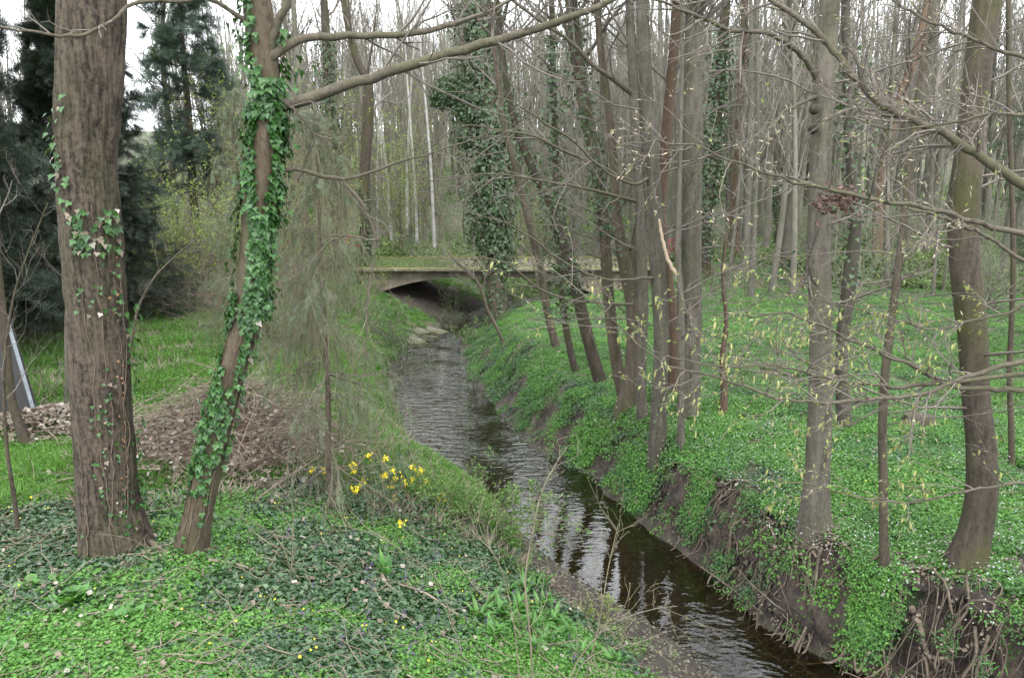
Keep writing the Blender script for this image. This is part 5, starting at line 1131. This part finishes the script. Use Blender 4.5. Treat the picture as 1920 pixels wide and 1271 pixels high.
# big bent bough propped on the heap, running to the foot of the slim conifer
P, W = resample(np.array([gnd(745, 0)] if False else [gnd(452, 985) + [0, 0, .05], gnd(500, 940) + [0, 0, .12], at(570, 875, 9.3), at(640, 830, 9.2), at(700, 802, 9.0), at(770, 775, 8.8)]), np.array([.018, .017, .014, .011, .008, .005]), 26)
mb = MB(); mb.tubes(P, W, 7); s2 = kids(P[None], W[None], 8, .3, .9, .18, .5); P2, W2 = grow(s2[0], s2[1], s2[2], np.maximum(s2[3], .002), 5, .15, .05)
bo = thing('fallen_bough', P[0], 'long pale fallen bough rising to the right from the brush heap', 'bough'); part('stem', mb, 'dry', bo); mb = MB(); mb.tubes(P2, W2, 3); part('twigs', mb, 'dry', bo, 'stuff')
for (pp, w, lab) in [([(268, 1022), (300, 1045), (335, 1062)], .03, 'short pale broken branch lying between the two near trunks'), ([(392, 1068), (440, 1075), (490, 1092), (525, 1108)], .018, 'dark fallen branch on the ivy right of the leaning trunk'),
                     ([(60, 950), (100, 930), (150, 860), (160, 800)], .022, 'bent fallen branch leaning at the left of the thick trunk'), ([(905, 1190), (850, 1165), (800, 1130), (745, 1110), (710, 1098)], .016, 'long thin branch lying across the ivy in the foreground'),
                     ([(715, 1090), (735, 1120), (750, 1128)], .02, 'short curved stick half buried in the foreground ivy'), ([(1365, 1112), (1310, 1072), (1400, 1140), (1430, 1165)][::1], .012, 'pale stick lying along the water line below the bare bank')]:
    Pp = np.array([gnd(*q) + [0, 0, .10] for q in pp]); P, W = resample(Pp, np.linspace(w, w * .5, len(Pp)), len(Pp) * 5)
    mb = MB(); mb.tubes(P, W, 7, cap=True); solo('fallen_branch', mb, 'root' if 'pale' in lab else 'dry', P[0], lab, 'branch', smooth=True)
# leaf pile at the left edge
c2 = gp(60, 830); lp = thing('leaf_pile', c2, 'pile of pale dead leaves and twigs left of the thick furrowed trunk', 'leaf pile')
mb = MB(); n = 1500; q = rng.normal(0, 1, (n, 2)); x = c2[0] + q[:, 0] * .75; y = c2[1] + .5 + q[:, 1] * .4; hh = .42 * np.exp(-(q[:, 0] ** 2 + q[:, 1] ** 2) * .35)
mb.inst(*CUP, basis(rdir(n, -.4, .4), rdir(n, .2, 1), rng.uniform(.06, .12, n)), np.stack([x, y, H(x, y) + hh], 1)); part('dead_leaves', mb, 'litter', lp, 'stuff')
mb = MB(); n = 160; q = rng.normal(0, .9, (n, 2)); x = c2[0] + .3 + q[:, 0] * .75; y = c2[1] + .4 + q[:, 1] * .4
P_, R_ = grow(np.stack([x, y, H(x, y) + .3 * np.exp(-(q[:, 0] ** 2 + q[:, 1] ** 2) * .4)], 1), rdir(n, -.2, .5), rng.uniform(.3, 1, n), rng.uniform(.004, .01, n), 6, .2, -.05); mb.tubes(P_, R_, 3); part('twigs', mb, 'dry', lp, 'stuff')
# dark leaning board with grey edging
pa, pb = at(14, 600, 11.6), at(70, 755, 11.4); pb = on(pb[0], pb[1]); sl = thing('black_board', pb, 'leaning black board with a grey metal edge at the left picture border', 'board')
mb = MB(); back = np.array([-.9, -.1, 0.]); dn = np.array([-1.35, .1, 0]); Pq = [pb + [0, 0, .02], pa, pa + back + [0, 0, -.25], on(pb[0] - 1.6, pb[1]) + [0, 0, 0.]]
Pq = np.array(Pq); th = np.array([.02, .06, 0]); mb.add(np.concatenate([Pq, Pq + th]), [[0, 1, 2, 3], [7, 6, 5, 4], [0, 4, 5, 1], [1, 5, 6, 2], [2, 6, 7, 3], [3, 7, 4, 0]]); part('panel', mb, 'black', sl)
mb = MB(); mb.tubes(np.array([pb + [0, -.02, 0], pa + [0, -.02, .05]]), np.array([.03, .03]), 4, cap=True); part('edge_strip', mb, 'grey_metal', sl)
p0 = gp(134, 760); mb = MB(); mb.tubes(np.array([p0 - [0, 0, .1], p0 + [0, 0, .23], p0 + [0, 0, .25]]), np.array([.022, .022, .018]), 8, cap=True); solo('stake', mb, 'white', p0, 'short white stake in the lawn left of the thick trunk', 'stake')
mid_tree('tree', 'thin dark crooked trunk at the left picture border by the leaf pile', [(52, 842, 24), (38, 800, 20), (24, 760, 18), (16, 700, 17), (10, 640, 17), (2, 560, 16), (-10, 450, 14), (-30, 300, 12)], 'bark_dark', 6, crown_z=4.5, nc=(5, 4, 3, .9))
mid_tree('sapling', 'thin brown sapling at the left edge in front of the leaf pile', [(36, 1005, 10), (26, 930, 9), (14, 850, 8), (8, 760, 7), (12, 640, 6), (30, 540, 5), (70, 430, 4), (90, 380, 3)], 'bark_brown', ext=False, crown_z=2.6, nc=(14, 4, 3, .7), sides=8, flare=.1)
mid_tree('sapling', 'very thin pale stem just left of the thick furrowed trunk', [(124, 780, 6), (124, 700, 6), (123, 620, 5), (125, 560, 5), (130, 480, 4), (138, 400, 3)], 'bark_far', ext=False, crown_z=3.4, nc=(6, 4, 3, .6), sides=7, flare=.1)
mid_tree('sapling', 'bent thin stems leaning right between the two near trunks', [(240, 690, 7), (248, 630, 6), (262, 570, 6), (290, 520, 5), (330, 480, 4), (365, 450, 3)], 'limb', ext=False, crown_z=2.6, nc=(10, 4, 3, .6), sides=7, flare=.1)
# stump among the flowers
p0 = gp(1722, 800); st_ = thing('tree_stump', p0, 'low sawn brown stump in the flowers between two large trunks on the right', 'stump')
P_ = np.array([p0 - [0, 0, .1], p0 + [0, 0, .02], p0 + [0, 0, .14], p0 + [0, 0, .2]]); part('trunk', trunk_mesh(P_, np.array([.32, .27, .24, .235]), 16, .3, .1, .1), 'bark_brown', st_, smooth=False)

# ------------------------------------------------------------------ foreground shrubs and herbs
# pale green shrub over the mud bank
leafy('leafy_shrub', gp(905, 1010), 'feathery pale green shrub hanging over the mud bank mid picture', 1.15, 16, 'shrub_leaf', .042, 7, .85, n2=10, n3=5, stemr=.008, up=-.02)
leafy('leafy_shrub', gp(845, 960), 'feathery green shrub behind the yellow flowers at the stream edge', 1.05, 12, 'shrub_leaf', .04, 6, .6, n2=9, n3=5, stemr=.007, up=0)
leafy('leafy_shrub', gp(1115, 1160), 'small bright green shrub at the mud edge low in the picture', .38, 8, 'spring', .03, 4, .5, n2=6, n3=3, stemr=.006)
leafy('leafy_shrub', gp(560, 800), 'small shrub with pale tips right of the brush heap', .8, 14, 'spring', .03, 3, .5, n2=6, n3=3, stemr=.006)
def whip(u, v, pts_, w, Y, lab, n1=12, ln=.4, lv='spring', sz=.016):
    P, W = px_path([(a, b, w * .62 * (1 - .7 * i / len(pts_))) for i, (a, b) in enumerate(pts_)], Y, len(pts_) * 5)
    g0 = float(H(P[0, 0], P[0, 1])); P[:, 2] += np.linspace(1, 0, len(P)) ** 2 * (g0 - .05 - P[0, 2])
    t_ = thing('sapling', (P[0, 0], P[0, 1], g0), lab, 'sapling'); mb = MB(); mb.tubes(P, W, 6); part('stem', mb, 'twig_green', t_, smooth=True)
    a, b = branch_twigs(P[4:], W[4:], n1, ln, 3, .02, 6); mb = MB(); mb.tubes(*a, 4); mb.tubes(*b, 3); part('twigs', mb, 'twig_green', t_, 'stuff')
    mb = MB(); leaves_on(mb, a[0], 2, sz, OVAL, 0); leaves_on(mb, b[0], 1, sz, OVAL, 0); part('buds', mb, lv, t_, 'stuff')
whip(0, 0, [(1002, 1290), (995, 1150), (985, 1060), (1000, 980), (1012, 930), (1035, 880), (1062, 840)], 7, (4.9, 5.6), 'tall thin sapling in front of the stream, leaning right at its top')
whip(0, 0, [(1062, 1275), (1095, 1210), (1125, 1130), (1140, 1060), (1160, 980)], 5, (5.0, 5.5), 'thin whip with tiny buds leaning right over the dark water')
whip(0, 0, [(980, 1275), (972, 1190), (960, 1120), (930, 1040), (880, 990)], 5, (4.9, 5.3), 'thin arching stem bending left beside the tall sapling', 9)
whip(0, 0, [(1052, 1290), (1070, 1200), (1130, 1150), (1200, 1140), (1270, 1136)], 5, (4.9, 5.6), 'low whip arching right across the mud and water', 10, .3)
whip(0, 0, [(1056, 1275), (1085, 1195), (1150, 1195), (1220, 1212)], 4, (4.9, 5.2), 'lowest thin shoot reaching right over the mud bank', 6, .2)
whip(0, 0, [(860, 1100), (840, 1060), (830, 1040), (760, 1010), (700, 995), (640, 985)], 4, (6.2, 6.6), 'thin twig arching left above the ivy carpet', 6, .3)
whip(0, 0, [(545, 1180), (548, 1080), (550, 1000), (546, 940), (520, 905)], 4, (6.3, 6.6), 'bare thin shoot standing in the ivy carpet', 6, .35)
# yellow flowering shrub
loc = gp(700, 945); yt, _ = leafy('flowering_shrub', loc, 'low dark green shrub with clusters of bright yellow flowers', .62, 34, 'ivy_ground', .055, 3, .8, n2=4, n3=2, stemr=.006, base=.55)
for (u, v) in [(588, 882), (614, 884), (665, 872), (668, 884), (695, 856), (724, 862), (726, 890), (738, 884), (742, 898), (752, 892), (776, 878), (788, 888), (791, 882), (682, 910), (686, 900), (668, 918), (740, 935), (738, 912), (760, 905), (755, 980), (832, 928), (775, 900), (720, 896), (830, 935), (800, 905)]:
    Yd = float(gnd(u, v + 26)[1]); c_ = at(u, v, Yd) + [0, -.10, .05]; n = 22; mb = MB(); mb.inst(*STAR, basis(rdir(n), rdir(n, .1, 1), rng.uniform(.016, .026, n)), c_ + rng.normal(0, .022, (n, 3))); part('flower', mb, 'yellow', yt)
    mb = MB(); g0 = on(c_[0], c_[1] + .03); mb.tubes(np.array([g0, (g0 + c_) / 2 + [.02, 0, 0], c_]), np.array([.004, .003, .002]), 4); part('flower_stalk', mb, 'twig_green', yt)
# wild garlic and other broad leaves, each leaf a part
lance_me = MB().add(*LANCE).mesh('leaf'); lance_me.materials.append(MT['garlic'])
BROAD = (np.array([[0, 0, 0], [.34, .25, .08], [0, .3, 0], [-.34, .25, .08], [.4, .6, .06], [0, .62, .02], [-.4, .6, .06], [0, 1, -.12]]), LANCE[1]); broad_me = MB().add(*BROAD).mesh('leaf'); broad_me.materials.append(MT['garlic'])
def rosette(u, v, n, size, lab, me_, name, spread=.8, upz=.9, group=None):
    c_ = gp(u, v); t_ = thing(name, c_, lab, 'plant', group)
    for j in range(n):
        a = rng.uniform(0, 6.28); s_ = size * rng.uniform(.6, 1.2); o = bpy.data.objects.new('leaf', me_); C.objects.link(o); o.parent = t_
        tip = np.array([[math.cos(a) * spread, math.sin(a) * spread, upz * rng.uniform(.3, 1.2)]]); Mx = basis(tip, np.array([[-math.cos(a) * .5, -math.sin(a) * .5, 1.]]), np.array([s_]))[0]
        M4 = Matrix(Mx.tolist()).to_4x4(); qs = .04 if me_ is lance_me else size * .55; M4.translation = (rng.normal(0, qs), rng.normal(0, qs), .08); o.matrix_local = M4
gl_ = 'wild garlic clumps on the lower bank'
for j, (u, v) in enumerate([(920, 1150), (950, 1130), (985, 1120), (1010, 1110), (900, 1175), (940, 1170), (975, 1160), (1015, 1150), (960, 1200), (1000, 1195), (1040, 1180), (1060, 1215), (1030, 1225), (1080, 1245), (1000, 1240), (1110, 1250), (1150, 1262), (930, 1210)]):
    rosette(u, v, 15, .21, 'bright green clump of wild garlic leaves beside the mud bank', lance_me, 'wild_garlic', .7, 1.0, gl_)
rosette(722, 1095, 10, .24, 'single lance leaved tuft standing in the foreground ivy', lance_me, 'leaf_tuft', .35, 1.4)
rosette(120, 1150, 30, .12, 'bright green broad leaved plant at the lower left', broad_me, 'broad_leaved_plant', .8, 1.0)
rosette(68, 1118, 18, .10, 'smaller broad leaved plant left of the bright green one', broad_me, 'broad_leaved_plant', .8, 1.0)
rosette(240, 1175, 20, .10, 'darker broad leaved plant right of the bright green one', broad_me, 'broad_leaved_plant', .8, 1.0)
rosette(20, 1235, 18, .11, 'broad leaved plant at the bottom left corner', broad_me, 'broad_leaved_plant', .8, 1.0)
rosette(330, 915, 26, .12, 'bright leafy tuft between the near trunks below the brush heap', broad_me, 'leaf_tuft', .9, .6)


# dead leaves gathered at the feet of the nearest trunks
for tr_, r_ in ((big1, .42), (big2, .24), (mt, .34), (dk, .42), (yg_, .18), (sg, .26)):
    o_b = org(tr_); n = 90; a = rng.uniform(0, 6.28, n); rr = r_ * rng.uniform(.75, 1.7, n); x, y = o_b[0] + np.cos(a) * rr, o_b[1] + np.sin(a) * rr
    if 'x_all' not in globals(): x_all, y_all = [], []
    x_all.append(x); y_all.append(y)
x, y = np.concatenate(x_all), np.concatenate(y_all)
scatter('leaves_at_trunk_feet', np.stack([x, y, H(x, y) + .06], 1), lt, 'dry', .9)
